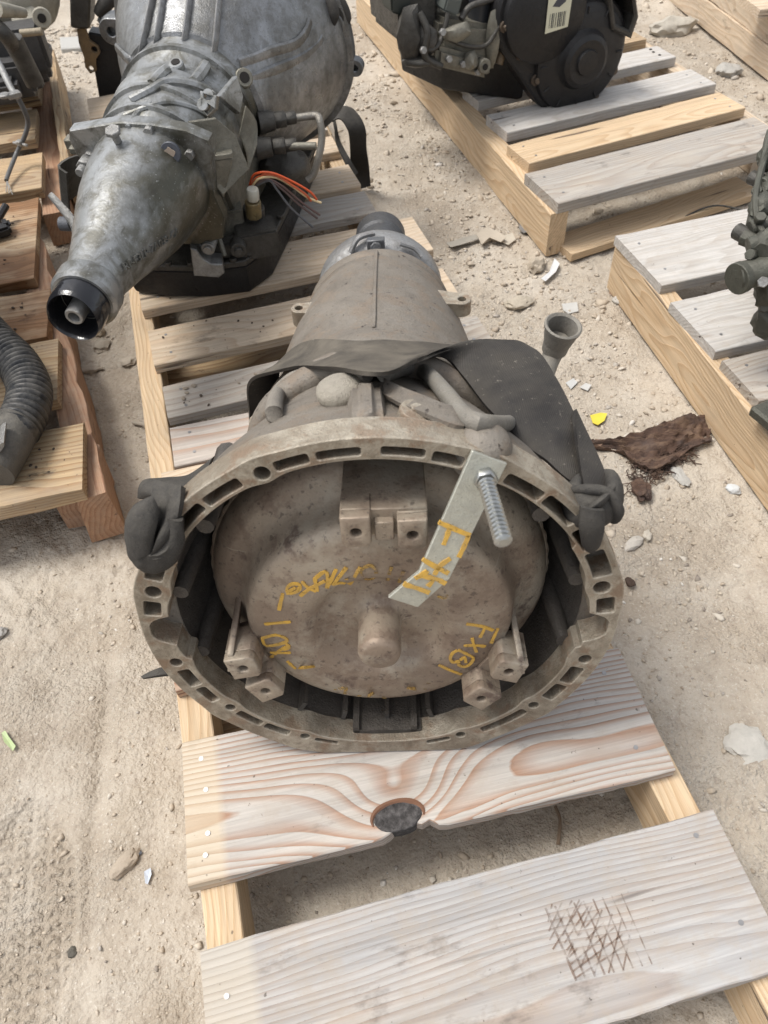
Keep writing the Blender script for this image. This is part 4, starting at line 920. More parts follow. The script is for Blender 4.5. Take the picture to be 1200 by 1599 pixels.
m.strip([K(238, 784, .006), K(214, 789, .002), K(200, 815, -.002), K(204, 842, -.006), K(218, 860, -.010)], [K(250, 798, -.006), K(244, 812, -.014), K(238, 832, -.020), K(236, 850, -.022), K(238, 862, -.022)], .006, 7, 7, lambda a, b: .008 * math.sin(b * math.pi))
m.strip([K(206, 846, -.006), K(226, 866, -.020), K(250, 868, -.024), K(272, 850, -.016)], [K(212, 862, -.006), K(228, 880, -.018), K(252, 882, -.020), K(276, 866, -.012)], .005, 6, 4, lambda a, b: .003 * math.sin(b * math.pi))
m.build('knot', C_STRAP2, ST, Matrix(), 60)
m = MB(); m.strip([MT @ T(296, 1036, y=.03), MT @ T(250, 1044, y=.02), MT @ T(221, 1057, y=.012)], [MT @ T(296, 1052, y=.02), MT @ T(255, 1055, y=.012), MT @ T(224, 1060, y=.01)], .004, 4, 2); m.build('loose_end', C_STRAP2, ST, Matrix())

# ------------------------------------------------------------------ silver transmission, back left
def march(px, py, M, prof, lift=0.0, near=.3, far=4.0, fn=None):
    "first point where the sight line meets a body turned about the frame's Y axis"
    I = M.inverted(); o = I @ Vector((0, 0, CAM_H)); d = (I.to_3x3() @ ray(px, py)).normalized(); ys = [q[1] for q in prof]; rs = [q[0] for q in prof]
    t_ = near
    while t_ < far:
        q = o + d * t_
        if ys[0] <= q.y <= ys[-1] and math.hypot(q.x, q.z) <= float(np.interp(q.y, ys, rs)) + lift: return q
        t_ += .002
    return o + d * near
t0_ = P(120, 488, .345); tB = P(365, 60, .40)
ML = frame(t0_, tB - t0_); LLEN = (tB - t0_).length
def Q(px, py, x=None, y=None, z=None): return PM(px, py, ML, x=x, y=y, z=z)
LT = thing('transmission', P(330, 430, .125), 'oily silver transmission with pointed tail housing, behind the brown one', 'transmission')
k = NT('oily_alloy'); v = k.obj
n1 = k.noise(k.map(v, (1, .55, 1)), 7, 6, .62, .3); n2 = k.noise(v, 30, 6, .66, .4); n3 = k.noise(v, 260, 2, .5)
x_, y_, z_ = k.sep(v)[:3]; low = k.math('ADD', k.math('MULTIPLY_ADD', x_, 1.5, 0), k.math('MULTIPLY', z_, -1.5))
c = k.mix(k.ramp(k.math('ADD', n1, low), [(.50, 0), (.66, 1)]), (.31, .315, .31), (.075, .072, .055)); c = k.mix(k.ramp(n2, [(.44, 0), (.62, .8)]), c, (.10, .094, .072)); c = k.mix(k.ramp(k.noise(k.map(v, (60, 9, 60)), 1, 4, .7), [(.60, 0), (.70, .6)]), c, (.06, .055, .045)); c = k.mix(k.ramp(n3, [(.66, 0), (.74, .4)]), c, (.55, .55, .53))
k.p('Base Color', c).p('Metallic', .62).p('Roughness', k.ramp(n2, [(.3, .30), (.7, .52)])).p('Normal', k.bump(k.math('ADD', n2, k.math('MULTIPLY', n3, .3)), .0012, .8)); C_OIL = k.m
C_ALU = cast('alloy_grey_clean', (.29, .297, .305), (.075, .072, .062), (.25, .235, .205), .10, .36, .7, 12, .6, .0005, streak=True)
C_DARK = cast('oily_black_cast', (.075, .072, .066), (.02, .019, .017), (.15, .135, .11), .25, .42, .4, 20, .6)
C_BLACK = cast('black_paint', (.018, .018, .019), (.008, .008, .009), (.09, .08, .068), .10, .38, .1, 18, .5, .0005)
C_OLIVE = cast('oily_olive_cast', (.21, .20, .165), (.075, .07, .055), (.27, .25, .20), .4, .45, .4, 16, .7)
C_STEEL = cast('bolt_steel', (.36, .36, .35), (.12, .11, .10), (.3, .28, .25), .2, .38, .7, 40, .4)
k = NT('wet_black_rubber'); k.p('Base Color', (.012, .012, .014)).p('Roughness', .16).p('Specular IOR Level', .6).p('Normal', k.bump(k.noise(k.obj, 60, 3), .002, .6)); C_SEAL = k.m
TAILP = [(.043, .025), (.0475, .030), (.0475, .055), (.043, .062), (.0445, .085), (.054, .130), (.071, .190), (.083, .240), (.0905, .290), (.092, .318), (.094, .330)]
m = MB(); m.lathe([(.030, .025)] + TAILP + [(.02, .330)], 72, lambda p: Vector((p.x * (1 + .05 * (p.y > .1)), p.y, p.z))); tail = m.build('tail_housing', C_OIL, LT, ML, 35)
m = MB(); m.lathe([(.0395, .040), (.0395, .0), (.0385, -.012), (.036, -.016), (.0335, -.012), (.0325, .0), (.031, .030), (.001, .030)], 48, lambda p: Vector((p.x, p.y + (.010 * max(0, p.z / .04) if p.y < 0 else 0), p.z))); m.build('seal', C_SEAL, LT, ML, 40)
m = MB(); m.lathe([(.0135, .035), (.0135, -.008), (.012, -.0105), (.0085, -.0105), (.0075, -.006), (.0075, .02), (.001, .02)], 28); m.build('output_shaft', C_STEEL, LT, ML)
pts_ = [Q(190, 425, y=.1)]
on_tail = lambda px, py: march(px, py, ML, TAILP, .0006)
m = MB(); ta, tb = on_tail(193, 424), on_tail(282, 360); ex = (tb - ta).normalized(); nn_ = Vector((ta.x, 0, ta.z)).normalized(); ey = (nn_.cross(ex)).normalized(); ey = ey if ey.z > 0 else -ey
def emb(u, v, h):
    q = ta + ex * u + ey * v; r_ = float(np.interp(q.y, [p[1] for p in TAILP], [p[0] for p in TAILP])) + .0012; l_ = math.hypot(q.x, q.z); return Vector((q.x * r_ / l_ * 1.05, q.y, q.z * r_ / l_)) + Vector((q.x, 0, q.z)).normalized() * h
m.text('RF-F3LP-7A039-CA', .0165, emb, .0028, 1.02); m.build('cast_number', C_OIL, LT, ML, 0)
# flange between tail and case
m = MB(); out = [(-.115, .070), (-.108, .086), (-.06, .094), (-.02, .1005), (.03, .0985), (.085, .090), (.118, .075), (.122, .055), (.112, .035), (.104, -.02), (.112, -.06), (.10, -.10), (.05, -.115), (-.05, -.115), (-.095, -.10), (-.104, -.05), (-.098, .02), (-.112, .045)]
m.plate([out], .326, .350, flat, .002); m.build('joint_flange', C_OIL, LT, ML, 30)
CASEP = [(.096, .350), (.100, .36), (.106, .40), (.109, .44), (.114, .455), (.116, .475), (.110, .487), (.108, .515), (.116, .53), (.119, .55), (.124, .59), (.132, .605)]
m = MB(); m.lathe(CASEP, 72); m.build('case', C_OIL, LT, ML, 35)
BELLP = [(.119, .570), (.128, .575), (.138, .600), (.152, .630), (.180, .690), (.203, .750), (.219, .810), (.228, .845), (.240, .848), (.240, .870)]
def lob(p):
    a = math.atan2(p.z, p.x); k_ = 1 + .06 * math.exp(-((a + .35) / .5) ** 2); return Vector((p.x * k_, p.y, p.z * k_))
m = MB(); m.lathe(BELLP + [(.21, .872), (.20, .80), (.05, .78)], 96, lob); lbell = m.build('bell_housing', C_ALU, LT, ML, 35)
on_bell = lambda px, py: march(px, py, ML, BELLP, .001)
on_all = lambda px, py: march(px, py, ML, TAILP + CASEP + BELLP[3:], .001)
for a, b in (((241, -6), (217, 112)), ((257, -6), (242, 98)), ((298, -6), (286, 98)), ((344, -6), (334, 106))):
    m = MB(); pa = [on_bell(a[0] + (b[0] - a[0]) * f, a[1] + (b[1] - a[1]) * f) for f in np.linspace(0, 1, 9)]; m.tube(pa, [.0060] * 6 + [.008], 8, True, (1.9, .8), (0, 0, 1)); m.build('stiffening_rib', C_SILVER, LT, ML)
for pl in (((373, 100), (400, 91), (424, 81), (460, 70), (478, 51), (484, 33)), ((386, 128), (430, 109), (455, 99), (478, 87), (497, 70), (503, 60)), ((184, 76), (200, 92), (220, 106))):
    m = MB(); m.tube(smooth_path([on_bell(*q) for q in pl], 4), [.0062] * 5, 8, True, (1.6, .8), (0, 0, 1)); m.build('casting_ridge', C_ALU, LT, ML)
# ears of the bell flange
for (px, py, y, r_) in ((516, 38, .855, .030), (523, 70, .858, .022), (556, 103, .86, .017), (515, 168, .86, .017), (177, 46, .86, .026)):
    q = Q(px, py, y=y); m = MB(); l_ = math.hypot(q.x, q.z); nx_, nz_ = q.x / l_, q.z / l_
    out = [(q.x + r_ * math.cos(a), q.z + r_ * math.sin(a)) for a in np.linspace(math.atan2(nz_, nx_) - 1.5, math.atan2(nz_, nx_) + 1.5, 12)] + [(q.x - nx_ * r_ * 2 - nz_ * r_, q.z - nz_ * r_ * 2 + nx_ * r_), (q.x - nx_ * r_ * 2 + nz_ * r_, q.z - nz_ * r_ * 2 - nx_ * r_)]
    m.plate([out, circ(q.x, q.z, r_ * .36, 12)], y - .012, y + .010, flat, .0015); m.disc((q.x, y + .005, q.z), (0, 1, 0), r_ * .4, .003, 12); m.build('flange_ear', C_ALU, LT, ML)
# top lug with an eye, raised rings on the case
def boxat(name, px, py, y, size, mat, rot=0, z=None, bev=.0025, lift=0):
    q = march(px, py, ML, TAILP + CASEP + BELLP[3:], 0) if y is None else Q(px, py, y=y)
    m = MB(); m.box(q + Vector((0, 0, lift)), size, Matrix.Rotation(rot, 3, 'Y')); return m.build(name, mat, LT, ML, 35, bev, 2)
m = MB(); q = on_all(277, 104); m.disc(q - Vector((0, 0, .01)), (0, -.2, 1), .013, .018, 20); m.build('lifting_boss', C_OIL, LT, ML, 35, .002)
m = MB(); m.disc(q + Vector((0, -.002, .0085)), (0, -.2, 1), .0075, .0006, 16); m.build('boss_eye', M_HOLE, LT, ML)
for (pl, r_) in ((((205, 158), (235, 142), (262, 128), (300, 132), (330, 145)), .008), (((195, 182), (230, 168), (262, 160), (300, 168), (322, 180)), .005), (((238, 132), (250, 118), (262, 108)), .009), (((322, 102), (312, 118), (302, 130)), .010)):
    m = MB(); m.tube(smooth_path([on_all(*q) for q in pl], 4), r_, 8); m.build('casting_ridge', C_OIL, LT, ML)
m = MB(); q = on_all(185, 222); m.disc(q, (0, -.25, 1), .006, .016, 10); m.disc(q + Vector((0, -.004, .016)), (0, -.25, 1), .0125, .007, 6); m.build('bolt', C_STEEL, LT, ML, bevel=.001)
q = Q(268, 238, y=.300); m = MB(); m.disc(q, (0, -1, .25), .0165, .005, 24); m.build('round_tag', plain('tag_dark_blue', (.07, .075, .09), .45, .2), LT, ML, bevel=.001)
q = q + Vector((0, -.0052, .0013)); m = MB(); m.plate([[(.008 * math.cos(a) * (1 + .25 * math.sin(3 * a)), .009 * math.sin(a) * (1 + .2 * math.cos(4 * a))) for a in np.linspace(0, 6.28, 18, endpoint=False)]], -.0008, 0, lambda u, v, h: q + Vector((u, h, v)), 0); m.build('worn_spot', plain('worn_paint', (.42, .34, .27), .8), LT, ML)
for (px, py) in ((130, 262), (270, 265)):
    q = Q(px, py, y=.292); m = MB(); m.disc(q + Vector((0, .02, 0)), (0, -1, 0), .012, .02, 6); m.disc(q, (0, -1, 0), .007, .016, 12); m.build('flange_bolt', C_STEEL, LT, ML, bevel=.001)
# castings and brackets on the right flank of the case
def wpl(name, pts, th, mat, holes_=(), nrm_up=.5):
    "plate through surveyed corner points (x, y pixel and height)"
    ps = [P(*q) for q in pts]; c0 = sum(ps, Vector()) / len(ps); n = (ps[1] - ps[0]).cross(ps[2] - ps[0]).normalized(); n = n if n.z > 0 else -n
    x = (ps[1] - ps[0]).normalized(); y = n.cross(x); m = MB(); fnc = lambda u, v, h: c0 + x * u + y * v + n * h
    lp = [[((p - c0).dot(x), (p - c0).dot(y)) for p in ps]]
    for (px, py, r_) in holes_:
        o = Vector((0, 0, CAM_H)); d = ray(px, py); q = o + d * ((c0 - o).dot(n) / d.dot(n)); lp.append(circ((q - c0).dot(x), (q - c0).dot(y), r_, 12))
    m.plate(lp, -th, 0, fnc, .0012); return m.build(name, mat, LT, Matrix(), 30)
wpl('side_web', ((300, 192, .455), (342, 186, .45), (372, 212, .42), (386, 262, .36), (340, 300, .33), (305, 250, .40)), .010, C_OLIVE)
wpl('eye_plate', ((314, 142, .50), (340, 150, .495), (338, 170, .48), (326, 182, .47), (306, 166, .49)), .012, C_OIL, ((325, 148, .0075), (316, 163, .0095)))
wpl('side_web', ((345, 150, .46), (372, 118, .47), (382, 150, .44), (372, 178, .42)), .012, C_OIL)
m = MB(); q = on_bell(379, 124) - Vector((.5, -.6, .5)).normalized() * .016; m.disc(q, (.5, -.6, .5), .016, .03, 18); m.build('vent_boss', C_OLIVE, LT, ML, bevel=.002)
m = MB(); m.disc(q + Vector((.5, -.6, .5)).normalized() * .0302, (.5, -.6, .5), .009, .0008, 14); m.build('boss_eye', M_HOLE, LT, ML)
for pl, r_ in ((((300, 192), (312, 214), (322, 240), (330, 262)), .006), (((322, 186), (340, 205), (352, 228)), .005), (((200, 200), (214, 178), (236, 160)), .005)):
    m = MB(); m.tube(smooth_path([on_all(*q) for q in pl], 4), r_, 8); m.build('flank_rib', C_OIL, LT, ML)
for a in (35, 75, 110, 150):
    x, z = .101 * math.cos(rad(a)), .092 * math.sin(rad(a)); m = MB(); m.disc((x, .328, z), (0, -1, 0), .0085, .011, 6); m.build('flange_bolt', C_STEEL, LT, ML, bevel=.001)
for y in (.372, .425, .54):
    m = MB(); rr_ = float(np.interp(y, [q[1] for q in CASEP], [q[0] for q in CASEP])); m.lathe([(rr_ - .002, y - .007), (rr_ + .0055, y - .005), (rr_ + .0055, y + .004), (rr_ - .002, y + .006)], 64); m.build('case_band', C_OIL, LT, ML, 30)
# left: bent bracket and shift lever
m = MB(); a, b, c_, d_ = Q(122, 228, y=.33), Q(96, 250, y=.31), Q(108, 268, y=.29), Q(104, 330, y=.30)
m.strip([Q(160, 243, y=.34), Q(118, 243, y=.335), Q(92, 258, y=.31), Q(105, 270, y=.30)], [Q(160, 262, y=.34), Q(125, 300, y=.33), Q(98, 322, y=.31), Q(110, 338, y=.30)], .004, 3, 2); m.build('sheet_bracket', C_DARK, LT, ML, 25)
m = MB(); m.box(Q(152, 232, y=.36), (.09, .022, .012)); m.box(Q(118, 222, y=.37), (.03, .02, .018)); m.build('mount_arm', C_OLIVE, LT, ML, 30, .002)
m = MB(); m.tube(smooth_path([Q(78, 303, y=.31), Q(95, 322, y=.30), Q(108, 338, y=.29), Q(117, 355, y=.28), Q(118, 372, y=.27)], 5), [.004, .0055, .006, .0055, .004], 8, flat=(1.3, .6)); m.build('shift_lever', C_STEEL, LT, ML)
m = MB(); m.disc(Q(112, 350, y=.30), (-1, 0, 0), .012, .02, 16); m.build('lever_pivot', cast('blue_grey_bush', (.12, .13, .15), (.05, .05, .06), (.2, .19, .17), .2), LT, ML, bevel=.001)
# sump: pressed black pan with a lip
zf = .127; pb = [P(205, 440, zf), P(213, 458, zf), P(262, 465, zf), P(330, 466, zf), P(392, 458, zf), P(428, 430, zf), P(452, 380, zf)]
axd = (tB - t0_); axd.z = 0; axd.normalize(); bk = [pb[-1] + axd * .28, pb[0] + axd * .30]
out = [(p.x, p.y) for p in pb + bk]; cx0 = sum(p[0] for p in out) / len(out); cy0 = sum(p[1] for p in out) / len(out)
grow = lambda f: [(cx0 + (x - cx0) * f, cy0 + (y - cy0) * f) for x, y in out]
up_ = lambda u, v, h: Vector((u, v, h))
m = MB(); n_o = len(out); lv = [(.93, .127), (.985, .1295), (1.0, .137), (1.0, .180), (1.03, .182), (1.03, .1865)]
for f, z in lv: m.v += [(x, y, z) for x, y in grow(f)]
for i in range(len(lv) - 1):
    for q in range(n_o): a, b = i * n_o + q, i * n_o + (q + 1) % n_o; m.f.append((a, b, b + n_o, a + n_o))
m.f.append(tuple(range(n_o - 1, -1, -1))); m.f.append(tuple((len(lv) - 1) * n_o + q for q in range(n_o)))
m.build('oil_pan', C_BLACK, LT, Matrix(), 35, .0015, 2)
# lower case: rail on the pan, then walls up to the round case
m = MB(); m.prism(grow(1.035), .187, .199, up_); m.build('pan_rail', C_DARK, LT, Matrix(), 30, .002)
lo = grow(.96); ax0 = ML @ Vector((0, .36, 0)); ax1 = ML @ Vector((0, .66, 0)); sx = Vector((axd.y, -axd.x, 0))
m = MB(); wl, wr = .095, .10
m.hexa([Vector((lo[1][0], lo[1][1], .198)) + axd * .02, Vector((lo[5][0], lo[5][1], .198)) - sx * .05 + axd * .02, Vector((lo[7][0], lo[7][1], .198)) - sx * .05, Vector((lo[8][0], lo[8][1], .198)), ax0 - sx * wl + Vector((0, 0, .01)), ax0 + sx * wr + Vector((0, 0, .02)), ax1 + sx * wr + Vector((0, 0, .02)), ax1 - sx * wl + Vector((0, 0, .01))])
m.build('lower_case', C_OLIVE, LT, Matrix(), 30, .008, 2)
for i_ in range(1, 8):
    p0, p1 = grow(1.0)[i_], grow(1.0)[(i_ + 1) % n_o]
    for t_ in (.25, .75):
        m = MB(); m.disc((p0[0] + (p1[0] - p0[0]) * t_, p0[1] + (p1[1] - p0[1]) * t_, .1985), (0, 0, 1), .0075, .007, 6); m.build('pan_bolt', C_DARK, LT, Matrix(), bevel=.001)
# right side fittings on the rail
def wbox(name, px, py, z, size, mat, rz=.18, bev=.003, parent=LT):
    m = MB(); m.box((0, 0, 0), size); return m.build(name, mat, parent, Matrix.Translation(P(px, py, z)) @ Matrix.Rotation(rz, 4, 'Z'), 35, bev, 2)
wbox('cast_foot', 402, 372, .215, (.075, .06, .05), C_DARK); wbox('cast_foot', 360, 345, .235, (.05, .05, .06), C_OLIVE); wbox('cast_foot', 358, 385, .215, (.06, .03, .03), C_DARK)
m = MB(); q = P(330, 374, .25); m.disc(q, (-.15, -1, -.1), .012, .028, 14); m.disc(q + Vector((-.004, -.028, -.002)), (-.15, -1, -.1), .0075, .004, 12); m.build('side_bolt', C_STEEL, LT, Matrix(), bevel=.001)
m = MB(); q = P(372, 378, .225); m.disc(q, (.1, -1, 0), .014, .03, 16); m.disc(q + Vector((.003, -.03, 0)), (.1, -1, 0), .008, .006, 6); m.build('side_bolt', C_DARK, LT, Matrix(), bevel=.001)
m = MB(); q = P(398, 345, .23); m.disc(q, (.1, -.1, 1), .020, .03, 18); m.build('connector_seat', C_DARK, LT, Matrix(), bevel=.002)
m = MB(); q2 = P(397, 338, .25); m.disc(q2, (.1, -.1, 1), .0145, .032, 20); m.build('connector_sleeve', cast('brass_dark', (.30, .23, .11), (.08, .06, .035), (.25, .21, .14), .3, .35, .5), LT, Matrix(), bevel=.0015)
q3 = P(396, 312, .285); m = MB(); m.disc(q3, (.1, -.1, 1), .0115, .022, 8); m.build('connector', plain('nylon_translucent', (.55, .53, .45), .4), LT, Matrix(), bevel=.0015)
for (px, py, z, dx) in ((330, 236, .40, .055),):
    m = MB(); q = P(px, py, z); m.plate([rrect(-.032, -.024, .034, .024, .006), circ(.010, .002, .0075, 16)], -.008, 0, lambda u, v, h: Vector((u, v, h)), .001)
    m.build('bracket_plate', C_OLIVE, LT, Matrix.Translation(q) @ Matrix.Rotation(.15, 4, 'Z') @ Matrix.Rotation(-.12, 4, 'X'), 30)
    m = MB(); m.add([Vector((-.03, -.022, -.008)), Vector((.034, -.022, -.008)), Vector((.004, -.010, -.075)), Vector((-.03, .024, -.008)), Vector((.034, .024, -.008)), Vector((.004, .02, -.075))], [(0, 2, 1), (3, 4, 5), (0, 1, 4, 3), (1, 2, 5, 4), (2, 0, 3, 5)])
    m.build('bracket_gusset', C_OLIVE, LT, Matrix.Translation(q) @ Matrix.Rotation(.15, 4, 'Z') @ Matrix.Rotation(-.12, 4, 'X'), 0, .002)
m = MB(); m.strip([P(384, 165, .44), P(400, 190, .41), P(402, 225, .38)], [P(374, 210, .40), P(386, 240, .37), P(388, 270, .34)], .005, 3, 2); m.build('sheet_bracket', C_OLIVE, LT, Matrix(), 25)
for (pa, pb_) in (((404, 192), (436, 187)), ((400, 232), (436, 228))):
    z = .36 if pa[1] < 210 else .33; m = MB(); A, B = P(*pa, z), P(*pb_, z); m.disc(A, B - A, .021, .03, 16, .016); m.disc(B - (B - A) * .25, B - A, .0155, .022, 6); m.disc(B + (B - A) * .25, B - A, .0125, .022, 6); m.build('hose_fitting', C_DARK, LT, Matrix(), 35, .0015)
m = MB(); m.tube(smooth_path([P(445, 186, .36), P(470, 183, .36), P(494, 181, .36), P(500, 190, .355), P(503, 215, .33), P(498, 245, .30), P(490, 272, .27), P(480, 282, .26)], 5), .0068, 12); m.build('cooler_pipe', cast('pipe_grey', (.23, .22, .20), (.09, .075, .06), (.3, .27, .22), .4, .45, .5), LT, Matrix())
m = MB(); m.tube([P(445, 228, .33), P(494, 228, .33)], .0068, 12); m.build('cooler_pipe', C_OLIVE, LT, Matrix())
m = MB(); q = P(310, 405, .22); m.plate([[(-.012, -.02), (.03, -.03), (.042, -.022), (.042, -.004), (.022, .0), (.010, .012), (.004, .03), (-.006, .034)]], -.02, .02, lambda u, v, h: Vector((u, h, v)), .002); m.build('foot_bracket', C_STEEL, LT, Matrix.Translation(q) @ Matrix.Rotation(.1, 4, 'Z'), 30)
m = MB(); q = P(318, 312, .30); m.box((0, 0, 0), (.03, .02, .02)); m.build('nut_block', C_STEEL, LT, Matrix.Translation(q) @ Matrix.Rotation(.3, 4, 'Z'), 30, .004, 2)
m = MB(); m.tube(smooth_path([P(300, 250, .39), P(312, 285, .34), P(318, 312, .30), P(335, 352, .26), P(352, 400, .22)], 4), [.006, .005, .005, .005, .004], 8); m.build('side_rib', C_OLIVE, LT, Matrix())
m = MB(); m.rock((0, 0, 0), .05, 4, 3, (1, .9, .8), .18, 2.5); m.build('servo_cover', C_DARK, LT, Matrix.Translation(P(445, 262, .25)))
# wires
for colr, pts in (((.62, .10, .03), ((390, 290, .30), (398, 272, .325), (425, 270, .33), (460, 285, .31), (485, 300, .29), (495, 312, .275))), ((.60, .13, .05), ((392, 292, .30), (402, 277, .32), (428, 273, .325), (458, 290, .305), (478, 304, .285), (486, 314, .27))),
                   ((.62, .48, .27), ((393, 293, .30), (405, 279, .32), (430, 277, .32), (455, 290, .30), (480, 308, .275), (502, 317, .26))), ((.13, .08, .07), ((394, 294, .30), (412, 279, .315), (440, 290, .30), (470, 315, .27), (500, 336, .24))),
                   ((.13, .09, .08), ((394, 294, .30), (415, 281, .315), (440, 295, .295), (468, 320, .265), (496, 341, .235))), ((.10, .10, .105), ((394, 294, .30), (420, 282, .315), (432, 295, .30), (455, 325, .265), (489, 355, .225)))):
    m = MB(); m.tube(smooth_path([P(*q) for q in pts], 5), .0021, 7); m.build('wire', plain('wire_insulation', colr, .45), LT, Matrix())
# strap hanging off its bell
S2 = thing('rubber_strap', P(560, 290, .0), 'black rubber strap hanging in a loop beside the silver transmission', 'strap')
m = MB(); m.strip([P(518, 190, .20), P(532, 186, .205), P(544, 205, .18), P(547, 235, .12), P(549, 262, .06), P(554, 297, .008)], [P(528, 166, .22), P(551, 170, .212), P(570, 198, .18), P(573, 235, .12), P(577, 265, .06), P(579, 290, .010)], .0035, 6, 4, lambda a, b: .003 * mnoise.noise(Vector((a * 8, b * 2, 1))))
m.build('band', C_STRAP2, S2, Matrix(), 60)
m = MB(); m.strip([P(519, 182, .20), P(522, 200, .18), P(526, 225, .15), P(540, 255, .12), P(552, 275, .09)], [P(523, 182, .20), P(527, 200, .18), P(532, 222, .15), P(547, 250, .12), P(559, 270, .09)], .004, 5, 2); m.build('band_edge', C_STRAP2, S2, Matrix(), 60)
m = MB(); rope(m, [ML @ Q(492, 30, y=.84), ML @ Q(508, 8, y=.84), ML @ Q(514, 22, y=.835), ML @ Q(510, 42, y=.83)], [.016, .024, .026, .014], (1, .6), up=(0, 0, 1)); rope(m, [ML @ Q(506, 5, y=.86), ML @ Q(522, 6, y=.86), ML @ Q(532, 28, y=.86), ML @ Q(524, 42, y=.86)], [.014, .022, .022, .012], (1, .7), up=(0, 0, 1)); m.build('knot', C_STRAP2, S2, Matrix(), 60)

# ------------------------------------------------------------------ dark gearbox side standing behind it, far left
DG = thing('gearbox_bracket', P(165, 175, .0), 'tall dark bracket with rusty plate standing left of the silver bell housing', 'bracket')
yb = P(165, 180, .05).y
def D(px, py, dy=0): return PY(px, py, yb + dy)
m = MB(); qs = [D(137, 50), D(188, 60), D(196, 182), D(160, 182)]; m.hexa(qs + [q + Vector((0, .05, .0)) for q in qs]); m.build('body', C_BLACK, DG, Matrix(), 0, .004)
m = MB(); qs = [D(112, -30), D(146, -30), D(143, 40), D(114, 38)]; m.hexa([q - Vector((0, .03, 0)) for q in qs] + [q + Vector((0, .05, 0)) for q in qs]); m.build('clip', C_DARK, DG, Matrix(), 0, .005, )
m = MB(); out = [(121, 45), (134, 42), (140, 62), (154, 72), (157, 82), (150, 92), (151, 110), (142, 114), (134, 104), (132, 88), (124, 66)]
w2 = [D(*q, -.012) for q in out]; c0 = sum(w2, Vector()) / len(w2); Mx = Matrix.Translation(c0); m.plate([[(q.x - c0.x, q.z - c0.z) for q in w2], circ(D(148, 76, -.012).x - c0.x, D(148, 76, -.012).z - c0.z, .008, 12), circ(D(143, 106, -.012).x - c0.x, D(143, 106, -.012).z - c0.z, .007, 12)], -.006, .006, flat, .001)
m.build('rusty_plate', cast('rust_plate', (.23, .155, .075), (.09, .065, .045), (.25, .2, .14), .3, .6, .2), DG, Mx, 30)
m = MB(); qs = [D(150, 30, -.02), D(192, 24, -.02), D(190, 56, -.02), D(168, 60, -.02)]; m.hexa(qs + [q + Vector((0, .06, 0)) for q in qs]); m.build('mount_ear', C_ALU, DG, Matrix(), 0, .004)
m = MB(); m.disc(D(175, 46, -.026), (0, -1, .2), .012, .006, 18); m.build('ear_eye', M_HOLE, DG, Matrix())
m = MB(); rope(m, [D(152, 22, -.02), D(165, 5, -.02), D(180, -8, -.02), D(198, 8, -.02), D(190, 20, -.02)], [.012, .02, .022, .02, .012], (1, .8)); m.build('strap_wrap', C_STRAP2, DG, Matrix(), 60)
SL = MB(); qs = [P(95, 64, .0), P(126, 62, .0), P(128, 80, .0), P(97, 82, .0)]; SL.hexa([q - Vector((0, 0, .01)) for q in qs] + [q + Vector((0, 0, .012)) for q in qs])
tag(SL.build('concrete_slab', plain('slab_grey', (.42, .41, .38), .9, bscale=90, bdist=.002), None, Matrix(), 0, .003), 'flat grey slab lying on the dirt beside the dark bracket', 'slab')

# ------------------------------------------------------------------ black gearbox on the upper right pallet
gdir = Vector((-uv.y, uv.x, 0)); MG = frame(P(905, 153, .127), gdir)
def G(px, py, y=0, x=None): return PM(px, py, MG, y=y) if x is None else PM(px, py, MG, x=x)
GB = thing('gearbox', P(820, 150, .125), 'black gearbox with round end cover and barcode label on the upper right pallet', 'gearbox')
cL = G(902, 88); cU = G(848, 18); rL = abs(G(973, 88).x - cL.x); rU = abs(G(775, 30).x - cU.x) * 1.0
def hull2(c1, r1, c2, r2, n=40):
    pts = [(c1.x + r1 * math.cos(a), c1.z + r1 * math.sin(a)) for a in np.linspace(0, 2 * math.pi, n)] + [(c2.x + r2 * math.cos(a), c2.z + r2 * math.sin(a)) for a in np.linspace(0, 2 * math.pi, n)]
    pts = sorted(set(pts)); 
    def half(ps):
        h = []
        for p in ps:
            while len(h) > 1 and (h[-1][0] - h[-2][0]) * (p[1] - h[-2][1]) - (h[-1][1] - h[-2][1]) * (p[0] - h[-2][0]) <= 0: h.pop()
            h.append(p)
        return h[:-1]
    return half(pts) + half(pts[::-1])
hu = hull2(cL, rL, cU, rU)
m = MB(); m.plate([hu], -.004, .055, flat, .006); m.build('end_cover', C_BLACK, GB, MG, 40)
m = MB(); m.lathe([(rL * .90, -.004), (rL * .88, -.016), (rL * .84, -.020), (rL * .50, -.022), (rL * .47, -.026), (rL * .44, -.040), (rL * .36, -.046), (rL * .22, -.044), (rL * .20, -.050), (.001, -.051)], 56, lambda p: p + Vector((cL.x, 0, cL.z))); m.build('cover_dome', C_BLACK, GB, MG, 35)
m = MB(); m.lathe([(rU * .88, -.004), (rU * .86, -.020), (rU * .80, -.025), (.001, -.027)], 56, lambda p: p + Vector((cU.x, 0, cU.z))); m.build('cover_dome', C_BLACK, GB, MG, 35)
for px, py in ((787, 40), (811, 83), (835, 123), (866, 153), (926, 150), (955, 108), (962, 60), (903, 27)):
    q = G(px, py); m = MB(); m.disc(q + Vector((0, .01, 0)), (0, -1, 0), .0135, .020, 14); m.disc(q + Vector((0, -.010, 0)), (0, -1, 0), .0085, .008, 6); m.build('cover_bolt', cast('rusty_bolt', (.10, .075, .055), (.04, .03, .025), (.2, .17, .13), .3, .5, .4), GB, MG, bevel=.001)
